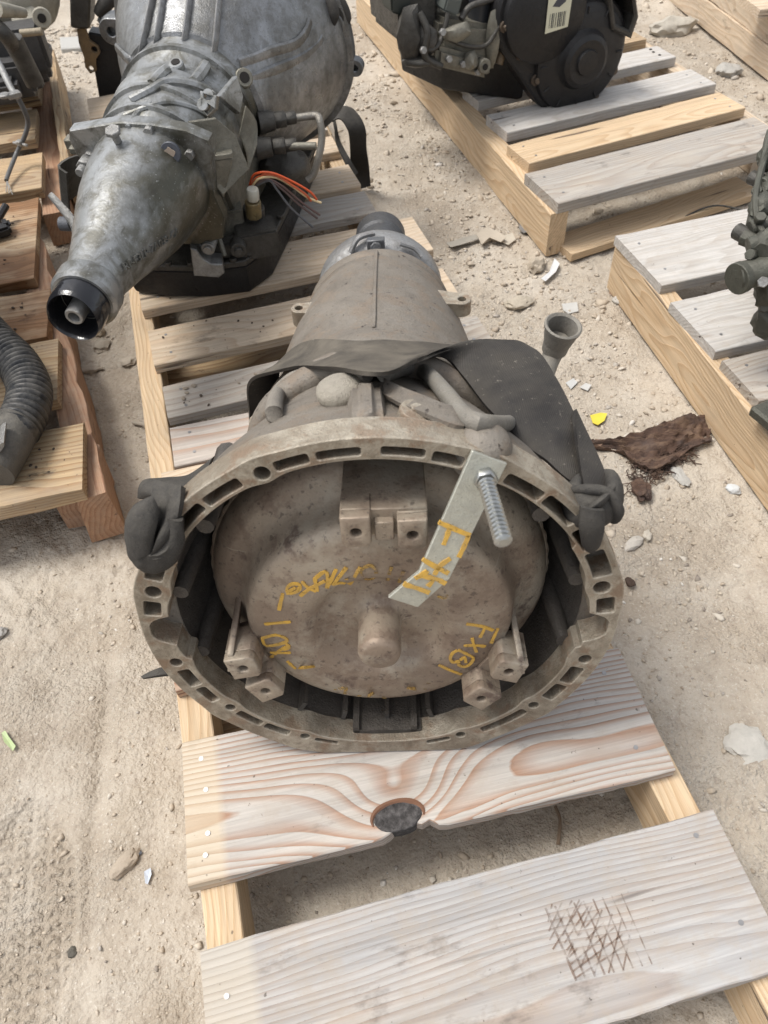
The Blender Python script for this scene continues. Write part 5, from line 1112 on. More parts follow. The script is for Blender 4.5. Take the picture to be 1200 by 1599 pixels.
# label
qa = [G(838, -6, -.029), G(880, -14, -.029), G(888, 33, -.029), G(851, 53, -.029)]
lx = (qa[1] - qa[0]).normalized(); lz = (qa[0] - qa[3]); lz = (lz - lx * lz.dot(lx)).normalized(); c0 = qa[3]; Wl = (qa[2] - qa[3]).length; Hl = (qa[0] - qa[3]).length
ln = lx.cross(lz); ln = ln if ln.y < 0 else -ln
def labq(u, v, h): return c0 + lx * u + lz * v + ln * h
m = MB(); m.prism([(0, 0), (Wl * .95, .006), (Wl, Hl * .98), (.0, Hl)], 0, .0012, labq); lab = m.build('label', plain('label_cream', (.62, .60, .45), .6, var=.12), GB, MG, 0)
rng = random.Random(3)
m = MB(); u = .008
while u < Wl - .010:
    w_ = rng.choice((.0012, .0020, .0032)); m.prism([(u, .010), (u + w_, .010), (u + w_, Hl * .46), (u, Hl * .46)], .0012, .0016, labq); u += w_ + rng.choice((.0016, .0026, .0036))
bars = m.build('barcode', plain('label_ink', (.10, .10, .09), .7), lab, MG, 0); bars['kind'] = 'stuff'
m = MB(); m.prism([(.012, Hl * .62), (.03, Hl * .58), (.045, Hl * .68), (.052, Hl * .86), (.038, Hl * .80), (.022, Hl * .76)], .0012, .0016, labq); m.build('torn_print', plain('label_smudge', (.07, .07, .08), .7), lab, MG, 0)
# body behind: sump, side castings
zb = .127; g0 = [P(628, 92, .16), P(640, 112, .140), P(690, 141, .128), P(760, 156, .128), P(815, 158, .128), P(838, 140, .128)]
sb = [g0[0] + gdir * .0, g0[2], g0[4], g0[5] + gdir * .10, P(640, 60, .128) + gdir * .1]
m = MB(); n_ = len(sb); lv = [(.96, .127), (1.0, .135), (1.03, .20), (1.05, .205), (1.05, .215)]
cxs = sum(p.x for p in sb) / n_; cys = sum(p.y for p in sb) / n_
for f, z in lv: m.v += [(cxs + (p.x - cxs) * f, cys + (p.y - cys) * f, z) for p in sb]
for i in range(len(lv) - 1):
    for q in range(n_): a, b = i * n_ + q, i * n_ + (q + 1) % n_; m.f.append((a, b, b + n_, a + n_))
m.f += [tuple(range(n_ - 1, -1, -1)), tuple((len(lv) - 1) * n_ + q for q in range(n_))]; m.build('oil_pan', C_BLACK, GB, Matrix(), 30, .004, 2)
def gbox(name, pxs, y0, y1, mat, bev=.005):
    qs = [G(*p, y0) for p in pxs]; m = MB(); m.hexa(qs + [q + Vector((0, y1 - y0, 0)) for q in qs]); return m.build(name, mat, GB, MG, 0, bev, 2)
gbox('side_casting', ((684, 100), (775, 118), (772, 40), (690, 30)), .02, .22, C_OLIVE, .012)
gbox('mount_ledge', ((682, 105), (765, 125), (768, 95), (684, 72)), -.005, .08, C_OLIVE, .010)
gbox('side_casting', ((628, 70), (682, 100), (690, -40), (620, -40)), .06, .26, C_DARK, .012)
gbox('side_casting', ((690, 45), (790, 90), (800, -60), (690, -60)), .10, .30, C_DARK, .012)
gbox('electrical_socket', ((693, 18), (716, 27), (724, -2), (700, -6)), .02, .08, plain('socket_grey', (.10, .11, .10), .5), .004)
gbox('electrical_socket', ((612, 20), (640, 30), (645, -30), (610, -30)), .04, .10, plain('socket_black', (.03, .035, .03), .5), .004)
m = MB(); m.tube([G(778, 100, .02), G(790, 60, .03)], .012, 12); m.build('rusty_pipe', cast('brown_pipe', (.17, .115, .065), (.07, .05, .03), (.2, .17, .12), .3, .45, .3), GB, MG)
m = MB(); m.tube([G(745, 60, .06), G(752, -20, .06)], .026, 16); m.build('oil_tube', plain('black_plastic', (.03, .032, .036), .35), GB, MG)
q = G(755, 103, -.012); m = MB(); m.disc(q + Vector((0, .01, 0)), (0, -1, .1), .016, .02, 18); m.build('ledge_boss', C_OLIVE, GB, MG, bevel=.002)
m = MB(); m.disc(q + Vector((0, -.0101, .001)), (0, -1, .1), .007, .001, 12); m.build('boss_eye', M_HOLE, GB, MG)
for a in range(0, 360, 30):
    x, z = cL.x + rL * .78 * math.cos(rad(a)), cL.z + rL * .78 * math.sin(rad(a)); m = MB(); R_ = Matrix.Rotation(-rad(a), 3, 'Y'); m.box((x, -.021, z), (rL * .12, .005, .004), R_); m.build('dome_rib', C_BLACK, GB, MG, 30, .001)
for pl, r_ in ((((640, 60, .03), (672, 78, .0), (690, 60, .01), (700, 20, .02)), .006), (((655, 20, .02), (668, 50, .0), (664, 88, .0), (690, 104, -.005)), .008), (((700, 60, -.0), (730, 72, -.005), (760, 70, .0), (780, 40, .0)), .005), (((720, 30, .02), (735, 10, .03), (765, 0, .03), (790, -10, .02)), .007)):
    m = MB(); m.tube(smooth_path([G(a, b, c_) for a, b, c_ in pl], 5), r_, 10); m.build('hose', C_DARK, GB, MG)
for (px, py, y, s_) in ((664, 62, .02, (.05, .04, .06)), (640, 55, .03, (.04, .05, .10)), (715, 50, .0, (.06, .03, .03)), (770, 60, .01, (.02, .03, .10)), (655, 95, .02, (.07, .04, .02)), (735, 95, -.01, (.03, .03, .035))):
    m = MB(); m.rock((0, 0, 0), 1, int(px) % 13, 2, (s_[0] * .6, s_[1] * .6, s_[2] * .6), .25, 1.8); m.build('casting_lump', C_DARK if px < 700 else C_OLIVE, GB, MG @ Matrix.Translation(G(px, py, y)), 35)
for px, py in ((700, 92), (722, 100), (745, 112), (690, 50), (660, 78)):
    m = MB(); m.disc(G(px, py, -.006), (0, -1, .2), .008, .010, 6); m.build('case_bolt', C_STEEL, GB, MG, bevel=.001)
# open duct on the right
hx = [G(948, 38, .0), G(975, 50, .0), G(985, 20, .0), G(978, -30, .0), G(940, -30, .0)]
m = MB(); loop = [(q.x, q.z) for q in hx]; cxh = sum(p[0] for p in loop) / 5; czh = sum(p[1] for p in loop) / 5; m.plate([[(cxh + (x - cxh) * 1.12, czh + (z - czh) * 1.12) for x, z in loop], [(cxh + (x - cxh) * .78, czh + (z - czh) * .78) for x, z in loop]], -.03, .10, flat, .004); m.build('open_duct', C_DARK, GB, MG, 30)
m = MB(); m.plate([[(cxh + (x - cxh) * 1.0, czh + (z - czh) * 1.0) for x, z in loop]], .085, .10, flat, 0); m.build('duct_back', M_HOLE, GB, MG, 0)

# ------------------------------------------------------------------ olive machine part at the right edge
RM = thing('machine_part', P(1196, 480, .125), 'dark olive machine part with rods and a cylinder on the right pallet', 'machine part')
def rod(name, a, b, r_, mat=C_DARK, n=14, tap=None): m = MB(); A, B = P(*a), P(*b); m.disc(A, B - A, r_, (B - A).length, n, tap); return m.build(name, mat, RM, Matrix(), 35, .0012)
C_OL2 = cast('olive_black_cast', (.075, .078, .062), (.028, .028, .024), (.17, .16, .13), .4, .42, .35, 22, .6)
m = MB(); qs = [P(1197, 205, .40), P(1206, 205, .40), P(1176, 360, .33), P(1166, 350, .33)]; m.hexa([q - Vector((0, 0, .012)) for q in qs] + [q + Vector((0, 0, .006)) for q in qs]); m.build('flat_lever', C_OL2, RM, Matrix(), 0, .002)
rod('pivot_pin', (1172, 276, .345), (1196, 286, .345), .011); rod('pivot_pin', (1150, 360, .32), (1172, 372, .32), .0125); rod('pivot_nut', (1160, 370, .325), (1180, 378, .325), .013, C_OL2, 6)
rod('cylinder', (1153, 432, .30), (1205, 420, .31), .021, C_OL2, 22); rod('cylinder_cap', (1150, 436, .30), (1160, 432, .30), .0235, C_OL2, 22)
rod('link_arm', (1172, 358, .335), (1215, 345, .345), .012, C_OL2); rod('link_arm', (1168, 385, .33), (1215, 372, .34), .013, C_OL2); rod('link_arm', (1190, 290, .36), (1215, 280, .36), .012, C_OL2)
m = MB(); m.box((0, 0, 0), (.12, .22, .25)); m.build('housing', C_OL2, RM, Matrix.Translation(P(1218, 420, .25) + Vector((.10, .05, 0))), 30, .01, 2)
for i, (px, py, z, r_, sq) in enumerate(((1200, 250, .37, .022, (1, .7, .8)), (1192, 320, .35, .024, (1.2, .8, .7)), (1204, 385, .33, .030, (1, .9, .9)), (1198, 405, .31, .020, (1, 1, 1)), (1206, 455, .27, .026, (1, .9, 1.2)), (1202, 500, .22, .024, (.9, 1, 1.3)), (1210, 300, .35, .03, (1, 1, 1)))):
    m = MB(); m.rock((0, 0, 0), r_, i + 2, 3, sq, .30, 2.4); m.build('casting_lump', C_OL2, RM, Matrix.Translation(P(px, py, z)), 40)
for (px, py, z, d) in ((1182, 300, .355, (-.4, -.6, .6)), (1176, 398, .325, (-.7, -.5, .4)), (1190, 440, .30, (-.3, -.8, .5)), (1196, 478, .25, (-.5, -.7, .4)), (1186, 345, .35, (-.2, -.4, .9))):
    m = MB(); m.disc(P(px, py, z), d, .0085, .012, 6); m.build('hex_bolt', C_STEEL if px == 1190 else C_OL2, RM, Matrix(), bevel=.001)
m = MB(); m.tube(smooth_path([P(1204, 230, .40), P(1190, 262, .375), P(1180, 310, .36), P(1186, 352, .345), P(1204, 372, .34)], 4), .0045, 8); m.build('hydraulic_pipe', C_OL2, RM, Matrix())
m = MB(); m.box((0, 0, 0), (.05, .05, .02)); m.build('foot', C_OL2, RM, Matrix.Translation(P(1207, 648, .136)) @ Matrix.Rotation(.4, 4, 'Z'), 30, .004)

# ------------------------------------------------------------------ engine block, back left
EB = thing('engine_block', P(10, 200, .125), 'dark greasy engine block at the left edge with pale casing on top', 'engine')
ax_e = Vector((-.30, .95, 0)).normalized(); se = Vector((ax_e.y, -ax_e.x, 0))
e_fr = P(48, 172, .20)
C_GREASE = cast('grease_black', (.06, .06, .06), (.022, .022, .022), (.13, .125, .12), .4, .5, .3, 20, .6)
C_PALE = cast('pale_casing', (.33, .31, .25), (.15, .14, .115), (.36, .33, .27), .4, .6, .15, 12, .6)
m = MB(); qs = [P(-60, 172, .127), P(58, 150, .127), P(66, 92, .127), P(-40, 100, .127)]; m.hexa(qs + [q + Vector((0, 0, .07)) for q in qs]); m.build('sump', C_GREASE, EB, Matrix(), 0, .01, 2)
m = MB(); qs = [P(-60, 165, .20), P(70, 138, .20), P(84, 80, .20), P(-40, 80, .20)]; m.hexa(qs + [q + Vector((0, 0, .022)) for q in qs]); m.build('sump_rail', C_GREASE, EB, Matrix(), 0, .004, 2)
for px, py, z, s_ in ((20, 118, .25, (.10, .09, .08)), (48, 100, .25, (.07, .08, .07)), (68, 108, .24, (.035, .05, .05)), (5, 140, .24, (.08, .07, .05)), (34, 75, .29, (.12, .09, .10)), (62, 128, .232, (.03, .03, .02))):
    m = MB(); m.box((0, 0, 0), s_); m.build('casting_block', C_GREASE, EB, Matrix.Translation(P(px, py, z)) @ Matrix.Rotation(.2, 4, 'Z'), 30, .010, 2)
m = MB(); m.tube(smooth_path([P(-6, 40, .42), P(10, 56, .40), P(22, 72, .37), P(30, 84, .35)], 4), [.016, .017, .020], 12); m.disc(P(20, 60, .385), P(40, 100, .33) - P(20, 60, .385), .021, .10, 14); m.build('oil_filter', C_DARK, EB, Matrix(), 35)
m = MB(); m.rock((0, 0, 0), .085, 3, 3, (1.15, 1.0, 1.0), .12, 1.2); m.build('pale_casing', C_PALE, EB, Matrix.Translation(P(34, -8, .36)))
m = MB(); m.box((0, 0, 0), (.22, .30, .30)); m.build('block', C_GREASE, EB, Matrix.Translation(P(-40, 60, .28) + Vector((-.10, 0, 0))) @ Matrix.Rotation(.2, 4, 'Z'), 30, .02, 2)
m = MB(); m.tube([P(42, 28, .34), P(54, 72, .26)], [.036, .03], 14); m.build('casing_neck', C_PALE, EB, Matrix())
m = MB(); m.disc(P(66, 27, .35), (.3, -1, .2), .022, .02, 20); m.build('casing_eye', C_PALE, EB, Matrix(), bevel=.002)
m = MB(); m.disc(P(66, 27, .35) + Vector((.006, -.0205, .004)), (.3, -1, .2), .010, .001, 14); m.build('casing_eye_hole', M_HOLE, EB, Matrix())
m = MB(); m.tube([P(-5, 14, .45), P(38, 20, .42)], [.016, .010], 10); m.build('casing_spigot', C_PALE, EB, Matrix())
m = MB(); m.disc(P(32, 52, .36), P(54, 50, .36) - P(32, 52, .36), .008, .05, 10); m.build('brass_pin', cast('brass_pin', (.33, .28, .2), (.15, .12, .08), (.3, .27, .22), .3), EB, Matrix(), bevel=.001)
CB = MB(); CB.tube(smooth_path([P(-8, 88, .33), P(5, 112, .31), P(18, 138, .29), P(28, 152, .28)], 4), [.0085, .0075, .0065], 10)
ca = thing('control_cable', P(20, 280, .13), 'grey control cable drooping over the dark engine block onto a board', 'cable'); CB.build('sheath', cast('cable_grey', (.34, .35, .35), (.15, .15, .15), (.3, .28, .25), .3, .4, .3), ca, Matrix())
m = MB(); m.tube(smooth_path([P(27, 150, .28), P(38, 172, .25), P(44, 192, .22), P(38, 215, .19), P(26, 240, .16), P(14, 270, .145), P(10, 282, .14)], 5), [.006, .0055, .005, .0045], 10); m.build('cable', cast('cable_dark', (.11, .115, .12), (.05, .05, .05), (.22, .2, .18), .3, .45, .1), ca, Matrix())
for i, dx in enumerate((-4, 1, 6)): m = MB(); m.tube([P(11, 281, .14), P(14 + dx, 300 + 2 * i, .128)], .0011, 6); m.build('strand', C_STEEL, ca, Matrix())
m = MB(); m.box((0, 0, 0), (.03, .018, .012)); m.disc((-.02, 0, 0), (0, 0, 1), .012, .008, 14); m.build('clamp', C_STEEL, ca, Matrix.Translation(P(22, 148, .292)) @ Matrix.Rotation(.6, 4, 'Z'), 30, .002)
m = MB(); m.box((0, 0, 0), (.045, .007, .007)); m.box((.0, 0, .003), (.015, .014, .012)); m.build('clip', C_STEEL, ca, Matrix.Translation(P(32, 225, .178)) @ Matrix.Rotation(-.5, 4, 'Z'), 30, .002)

# ------------------------------------------------------------------ corrugated hose on the left pallet
HO = thing('corrugated_hose', P(20, 700, .125), 'black corrugated hose curving over the left pallet with smooth dirty cuff', 'hose')
hp = smooth_path([P(-30, 508, .175), P(0, 540, .172), P(28, 568, .168), P(46, 605, .165), P(42, 640, .165), P(28, 668, .165), P(16, 685, .165)], 22)
ln_ = [0]
for i in range(1, len(hp)): ln_.append(ln_[-1] + (hp[i] - hp[i - 1]).length)
tot = ln_[-1]; N_ = 400; pth = []; rr = []
for i in range(N_ + 1):
    s_ = tot * i / N_; j = min(np.searchsorted(ln_, s_), len(hp) - 1); j = max(j, 1); f = (s_ - ln_[j - 1]) / max(1e-9, ln_[j] - ln_[j - 1]); pth.append(hp[j - 1].lerp(hp[j], f))
    ph = (s_ / .0108 + .12 * math.sin(s_ * 60)) % 1; smooth_end = s_ > tot - .022; rr.append(.0335 if smooth_end else .0300 + .0055 * (.5 - .5 * math.cos(2 * math.pi * ph)) ** .6)
k = NT('hose_rubber'); g = k.n('ShaderNodeNewGeometry'); n1 = k.noise(k.obj, 45, 6, .7); nz = k.sep(g.outputs['Normal'])[2]
k.p('Base Color', k.mix(k.math('MULTIPLY', k.math('MULTIPLY_ADD', nz, .6, .25, True), k.ramp(n1, [(.38, 0), (.60, .85)])), (.016, .017, .019), (.21, .195, .17))).p('Roughness', .42).p('Specular IOR Level', .5); C_HOSE = k.m
m = MB(); m.tube(pth, rr, 28, False); m.build('bellows', C_HOSE, HO, Matrix(), 70)
m = MB(); cu_ = smooth_path([P(26, 664, .165), P(16, 684, .165), P(6, 702, .163), P(-6, 722, .160), P(-14, 738, .158)], 5); m.tube(cu_, [.0345, .0355, .0355, .036, .036, .034], 28); m.build('cuff', cast('cuff_dirty', (.035, .036, .038), (.02, .02, .02), (.27, .245, .20), .55, .5, 0, 16, .4), HO, Matrix(), 50)
m = MB(); m.tube([P(4, 668, .20), P(0, 700, .20)], .008, 8, flat=(1.6, .5)); m.build('clamp_band', C_STEEL, HO, Matrix())
m = MB(); m.box((0, 0, .30), (.34, .62, .60)); m.build('shade_box', C_BLACK, HO, Matrix.Translation(Vector((-1.0, 1.22, .127))) @ Matrix.Rotation(.2, 4, 'Z'), 30, .03, 3)  # unseen box added beyond the left edge to cast shade on the ground
m = MB(); m.tube(smooth_path([P(-30, 508, .175), Vector((-.80, 1.20, .20)), Vector((-.90, 1.24, .26))], 5), .031, 20); m.build('neck', C_HOSE, HO, Matrix())
q = thing('plastic_clip', P(6, 360, .125), 'small black plastic clip on the stained left board', 'clip')
m = MB(); m.box((0, 0, .012), (.05, .03, .02)); m.box((.02, .015, .016), (.02, .03, .014)); m.build('body', C_BLACK, q, Matrix.Translation(P(2, 370, .127)) @ Matrix.Rotation(.5, 4, 'Z'), 30, .005, 2)
m = MB(); m.tube([(-.01, -.01, .02), (.02, .02, .03)], .008, 8); m.build('pin', C_BLACK, q, Matrix.Translation(P(8, 352, .127)) @ Matrix.Rotation(.5, 4, 'Z'), 30)

# ------------------------------------------------------------------ litter on the dirt
k = NT('fibrous_bark'); v = k.obj; n1 = k.noise(k.map(v, (18, 90, 60)), 1, 5, .7, .8); n2 = k.noise(v, 25, 4)
c = k.ramp(n1, [(.25, (.025, .014, .010)), (.5, (.085, .048, .032)), (.75, (.19, .125, .08))]); c = k.mix(k.ramp(n2, [(.45, 0), (.65, .7)]), c, (.075, .055, .048)); k.p('Base Color', c).p('Roughness', .9).p('Normal', k.bump(n1, .006, 1)); C_BARK = k.m
BK = thing('bark_piece', P(1040, 700, 0), 'torn brown fibrous bark strip on the dirt beside the right pallet', 'bark')
Fp = [(922, 690), (965, 685), (1010, 672), (1050, 655), (1085, 648), (1112, 652)]; Np = [(922, 700), (965, 704), (1000, 728), (1040, 728), (1080, 700), (1112, 688)]
hh = [.006, .009, .018, .022, .018, .012]
m = MB(); m.strip([P(a, b, gz(*P(a, b, 0)[:2]) + z) for (a, b), z in zip(Fp, hh)], [P(a, b, gz(*P(a, b, 0)[:2]) + z * .5 + .004) for (a, b), z in zip(Np, hh)], .006, 12, 16, lambda a, b: .010 * mnoise.noise(Vector((a * 9, b * 5, 1))) + .006 * mnoise.noise(Vector((a * 26, b * 22, 4))) + .010 * math.sin(b * math.pi)); m.build('slab', C_BARK, BK, Matrix(), 50)
rng = random.Random(11)
m = MB()
for i in range(260):
    f = rng.random(); bx = 985 + 95 * f + rng.uniform(-8, 8); by = 738 - 32 * f + rng.uniform(-10, 8) + (26 * (1 - f) if rng.random() < .5 else 0)
    a = P(bx, by, 0); z = gz(a.x, a.y); an = rng.uniform(0, 6.28); L_ = rng.uniform(.008, .022)
    m.tube([Vector((a.x, a.y, z + rng.uniform(.002, .012))), Vector((a.x + math.cos(an) * L_ * .5, a.y + math.sin(an) * L_ * .5, z + rng.uniform(.004, .014))), Vector((a.x + math.cos(an + .5) * L_, a.y + math.sin(an + .5) * L_, z + rng.uniform(.001, .008)))], .0008, 4)
fb = m.build('fibre', C_BARK, BK, Matrix()); fb['kind'] = 'stuff'
m = MB(); m.rock((0, 0, 0), .018, 2, 3, (1.2, .8, .55), .5, 2.2); m.build('crumb', C_BARK, BK, Matrix.Translation(P(1002, 765, .006)))
def on_g(px, py, dz=0): q = P(px, py, 0); return Vector((q.x, q.y, gz(q.x, q.y) + dz))
def flake(name, pxs, label, cat, colr, h=.004, rough=.8, curl=.006, seed=1, group=None):
    "thin curled scrap from its outline on the ground"
    ps = [on_g(*p) for p in pxs]; c0 = sum(ps, Vector()) / len(ps); m = MB(); n = len(ps)
    top = [p + Vector((0, 0, h * .5 + curl * (.5 + .5 * mnoise.noise(p * 40 + Vector((seed, 0, 0)))) + .002)) - c0 for p in ps]; ctr = Vector((0, 0, h * .5 + curl * .3))
    vs = top + [ctr + Vector((0, 0, h / 2))] + [t - Vector((0, 0, h * .6)) for t in top] + [ctr - Vector((0, 0, h / 2))]
    fs = [(i, (i + 1) % n, n) for i in range(n)] + [((i + 1) % n + n + 1, i + n + 1, 2 * n + 1) for i in range(n)] + [(i, i + n + 1, (i + 1) % n + n + 1, (i + 1) % n) for i in range(n)]
    m.add(vs, fs); o = m.build(name, plain(name + '_col', colr, rough, var=.35, bscale=120, bdist=.001), None, Matrix.Translation(c0), 30); return tag(o, label, cat, group)
flake('paper_scrap', [(922, 648), (938, 645), (948, 648), (944, 658), (934, 664), (926, 660)], 'small bright yellow scrap on the dirt near the strap knot', 'scrap', (.68, .55, .06), .0015)
flake('dry_leaf', [(697, 384), (720, 377), (744, 370), (750, 376), (722, 388), (704, 392)], 'long grey dry leaf lying left of the crumpled leaves', 'leaf', (.34, .31, .26), .0015, curl=.014, seed=2)
flake('dry_leaf', [(744, 372), (758, 362), (776, 368), (790, 378), (782, 386), (764, 380), (752, 390)], 'crumpled pale dry leaf with torn edge on the open dirt', 'leaf', (.46, .40, .32), .0015, curl=.02, seed=5)
flake('dry_leaf', [(775, 372), (800, 366), (806, 374), (794, 384), (780, 380)], 'small pale leaf fragment at the right of the crumpled leaves', 'leaf', (.50, .45, .37), .0015, curl=.012, seed=8)
flake('metal_scrap', [(845, 436), (858, 424), (866, 405), (874, 414), (868, 428), (852, 440)], 'curved shiny foil strip beside a pale stone near the pallet corner', 'scrap', (.66, .66, .66), .0015, .35, .014, 4)
flake('metal_scrap', [(812, 350), (826, 345), (836, 352), (830, 362), (818, 366), (810, 360)], 'crumpled dark grey scrap beside the upper right pallet beam', 'scrap', (.22, .22, .22), .002, .5, .012, 6)
flake('plastic_scrap', [(878, 472), (902, 470), (904, 484), (888, 488), (880, 484)], 'flat white square flake on dirt above the filler tube', 'scrap', (.50, .49, .46), .002, .8, .003, 3)
flake('plastic_scrap', [(905, 605), (915, 598), (924, 602), (918, 610)], 'small white curled flake right of the filler tube', 'scrap', (.52, .51, .48), .0012, .6, .006, 9)
flake('plastic_scrap', [(884, 596), (896, 590), (902, 598), (892, 606)], 'white flake half hidden behind the rubber strap', 'scrap', (.48, .48, .46), .0015, .6, .005, 12)
flake('green_leaf', [(4, 1146), (10, 1142), (16, 1152), (26, 1166), (22, 1174), (14, 1166), (8, 1160)], 'little pale green leaf on the dirt at the left edge', 'leaf', (.44, .52, .28), .001, .6, .006, 15)
flake('plastic_scrap', [(226, 1362), (236, 1356), (238, 1366), (232, 1382), (228, 1380)], 'tiny bluish sliver on the dirt left of the knotty board', 'scrap', (.52, .56, .62), .001, .5, .003, 16)
flake('bark_chip', [(945, 688), (930, 684), (928, 692), (938, 697)], 'thin brown chip touching the left tip of the bark strip', 'bark', (.20, .13, .09), .002, .9, .006, 17)
def stone(px, py, r_, label, colr, sq=(1, .8, .55), seed=1, amp=.4, sink=.3, rough=.92, spec=.2):
    m = MB(); m.rock((0, 0, 0), r_, seed, 3, sq, amp, 1.6); k = NT('stone_' + str(seed)); n = k.noise(k.obj, 70, 6, .65)
    k.p('Base Color', k.mix(n, colr, tuple(x * .6 for x in colr))).p('Roughness', rough).p('Specular IOR Level', spec).p('Normal', k.bump(n, .004, .8)); q = on_g(px, py, r_ * sq[2] * (1 - sink) * .8)
    return tag(m.build('stone', k.m, None, Matrix.Translation(q), 28), label, 'stone')
ST_ = [(838, 415, .021, 'pale blocky stone left of the shiny foil strip', (.50, .43, .34), (1, .85, .8), 3), (812, 472, .024, 'broad flat tan stone above the filler tube', (.50, .44, .35), (1.2, .8, .4), 4),
       (1146, 762, .011, 'glassy white pebble beside the beam of the right pallet', (.66, .68, .68), (1.1, .8, .6), 5), (1062, 740, .017, 'flat whitish stone below the bark strip', (.52, .50, .46), (1.4, .6, .4), 6),
       (1166, 1162, .024, 'large flat white stone sunk in dirt at the right edge', (.60, .57, .51), (1.1, 1.15, .28), 7), (1052, 46, .055, 'large pale rock on the rubble beyond the upper right pallet', (.50, .46, .39), (1.4, .8, .6), 8),
       (1135, 115, .036, 'squarish grey stone between upper right pallet and far beams', (.46, .44, .40), (1.0, .9, .5), 9), (985, 908, .007, 'dark brown pebble right of the bell housing ring', (.10, .07, .055), (1.2, .9, .8), 10),
       (988, 848, .013, 'pale angular stone right of the strap knot', (.56, .52, .46), (1.5, .7, .4), 12), (1012, 835, .010, 'small upright pale chip beside the angular stone', (.55, .5, .42), (.7, 1.1, .5), 13),
       (156, 522, .014, 'round pebble below the black tail seal', (.43, .37, .29), (1, .9, .8), 14), (160, 541, .018, 'grey lump of stone under the round pebble by the tail seal', (.42, .37, .30), (1.2, .9, .6), 15),
       (202, 566, .014, 'smooth pale pebble beside the long pallet edge', (.50, .44, .36), (1.1, 1, .5), 16), (143, 578, .017, 'flat pale stone beside the left pallet beam', (.50, .44, .36), (1.6, .6, .4), 17),
       (4, 993, .011, 'grey pebble at the left edge of the bright dirt', (.40, .38, .35), (.8, 1.1, .6), 18), (110, 1485, .0055, 'tiny dark pebble on the dirt at lower left', (.13, .12, .10), (1, 1, .7), 19),
       (196, 1350, .013, 'crumbled dirt clod left of the knotty board', (.44, .37, .29), (1.5, .8, .5), 20), (215, 1333, .004, 'tiny slate grey chip above the dirt clod', (.14, .15, .17), (1.3, .8, .6), 21),
       (770, 560, .016, 'pale clod of dirt right of the brown transmission case', (.50, .43, .34), (1.4, .8, .5), 22), (965, 470, .012, 'pale pebble below the corner of the right pallet', (.52, .49, .44), (1, .8, .7), 23)]
for px, py, r_, lb, colr, sq, sd in ST_: stone(px, py, r_, lb, colr, sq, sd)
FT = thing('pipe_fitting', on_g(232, 664), 'small dusty pipe joint lying on the dirt left of the pallet', 'fitting')
a, b = on_g(208, 660, .006), on_g(255, 669, .006); c_ = a.lerp(b, .45); k_ = (b - a).normalized()
C_FIT = plain('dusty_plastic', (.40, .355, .29), .85)
m = MB(); m.tube([a, c_], [.0035, .005], 10); m.build('thin_end', C_FIT, FT, Matrix()); m = MB(); m.tube([c_, b], [.0052, .006], 10); m.build('thick_end', C_FIT, FT, Matrix()); m = MB(); m.disc(c_ - k_ * .003, k_, .0088, .006, 12); m.build('collar', C_FIT, FT, Matrix(), bevel=.001)
m = MB(); A = on_g(868, 1258, .004); B = on_g(872, 1318, .004); m.tube(smooth_path([A, A.lerp(B, .4) + Vector((.004, 0, .004)), B], 4), .0022, 6); tag(m.build('twig', plain('twig_brown', (.22, .16, .11), .9), None, Matrix()), 'thin brown twig on dirt in the gap between the front boards', 'twig')
m = MB(); m.tube(smooth_path([on_g(1064, 350, .03), on_g(1095, 340, .035), on_g(1125, 338, .035), on_g(1172, 345, .03)], 4), .0022, 6); tag(m.build('wire_piece', C_DARK, None, Matrix()), 'thin dark wire lying across the low plank beside the right pallet', 'wire')
for px, py, rz, wh in ((962, 455, -1.0, 'farthest'), (969, 465, -1.0, 'middle'), (976, 474, -1.0, 'nearest')):
    m = MB(); m.box((0, 0, 0), (.018, .022, .022)); o = m.build('wood_shim', wood('shim_wood', (.48, .30, .20), (.35, .19, .11), (.4, .34, .3), .1) if px == 962 else bpy.data.materials['shim_wood'], None, Matrix.Translation(on_g(px, py, .006)) @ Matrix.Rotation(rz, 4, 'Z'), 30, .0015)
    tag(o, wh + ' of the three reddish wood shims under the right pallet corner', 'shim', 'wood shims under the right pallet corner')
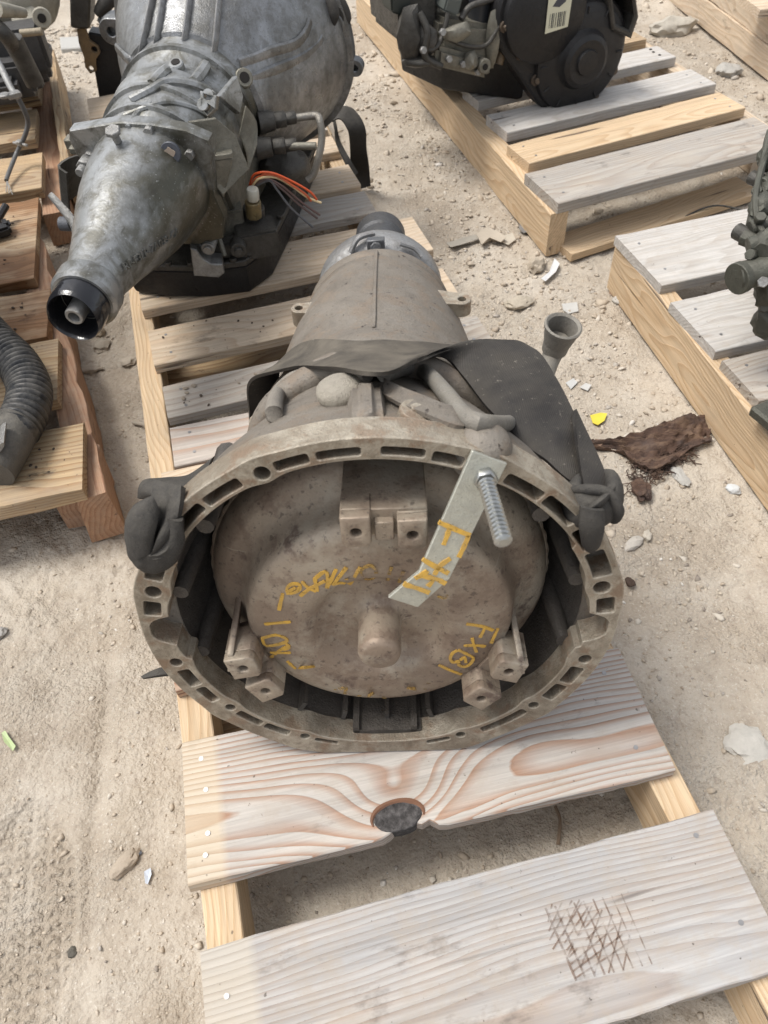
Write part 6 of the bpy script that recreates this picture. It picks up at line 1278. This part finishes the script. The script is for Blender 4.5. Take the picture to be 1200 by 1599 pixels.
# diamond mesh rust print on the nearest board
k = NT('rust_print'); n1 = k.noise(k.obj, 55, 4, .6); k.p('Base Color', k.mix(n1, (.10, .075, .06), (.24, .13, .07))).p('Roughness', .9)
tr_ = k.n('ShaderNodeBsdfTransparent'); mx = k.n('ShaderNodeMixShader'); k.l(k.ramp(n1, [(.38, 0), (.60, .62)]), mx.inputs[0]); k.l(tr_.outputs[0], mx.inputs[1]); k.l(k.b.outputs[0], mx.inputs[2]); k.l(mx.outputs[0], k.out.inputs[0])
I10 = WORLD[b10].inverted(); m = MB()
def seg(a, b, w=.0018):
    A, B = I10 @ P(*a, zt), I10 @ P(*b, zt); A.z = B.z = .0013; t_ = (B - A).normalized(); s_ = Vector((-t_.y, t_.x, 0)) * w / 2
    n = 3; vs = []
    for i in range(n + 1): q = A.lerp(B, i / n); vs += [q + s_, q - s_]
    m.add(vs, [(2 * i, 2 * i + 1, 2 * i + 3, 2 * i + 2) for i in range(n)])
for i in range(9):
    f = i / 8; seg((852 + 118 * f, 1418 - 22 * f), (900 + 118 * f, 1524 - 26 * f + 8), .0024 - .001 * f)
for i in range(9):
    f = i / 8; seg((856 + 8 * f + 108 * max(0, f - .35) / .65 * 1.0, 1440 + 80 * min(1, f / .7)), (862 + 45 * f + 80 * f, 1412 - 22 * f + 70 * max(0, f - .3)), .0016)
for i in range(7): f = i / 6; seg((868 + 20 * f + 10, 1462 + 66 * f), (905 + 85 * f, 1405 + 62 * f), .0016)
rp = m.build('rust_print', k.m, b10, WORLD[b10], 0); rp['kind'] = 'stuff'

# dirt and oil crumbs lying on the boards
def crumbs(bd, n, seed, mat, x0, x1, y0, y1, r0=.0012, r1=.0045):
    rng = random.Random(seed); m = MB()
    for i in range(n):
        r_ = r0 + (r1 - r0) * rng.random() ** 3; m.rock((rng.uniform(x0, x1), rng.uniform(y0, y1), r_ * .3 + .0008), r_, rng.randint(0, 99), 1, (1.3, .9, .5), .5, 2)
    o = m.build('dirt_crumb', mat, bd, WORLD[bd], 0); o['kind'] = 'stuff'
M_CR = plain('oily_crumb', (.085, .062, .045), .9); M_CD = plain('dry_crumb', (.30, .25, .19), .95)
crumbs(b3, 26, 1, M_CR, -.25, .25, -.05, .05, .0006, .0026); crumbs(b4, 34, 2, M_CR, -.27, .1, -.045, .045, .0006, .0028); crumbs(b5, 22, 3, M_CD, -.26, .05, -.035, .035, .001, .005); crumbs(b5, 8, 6, M_CR, -.27, -.1, -.035, .0, .001, .005)
for o in [c for c in LF.children if c.name.startswith('deck_board')]:
    xs = [v.co.x for v in o.data.vertices]; ys = [v.co.y for v in o.data.vertices]; crumbs(o, 24, 20 + len(xs), M_CR, max(xs) - .16, max(xs) - .01, min(ys) + .006, max(ys) - .006, .0008, .0038)
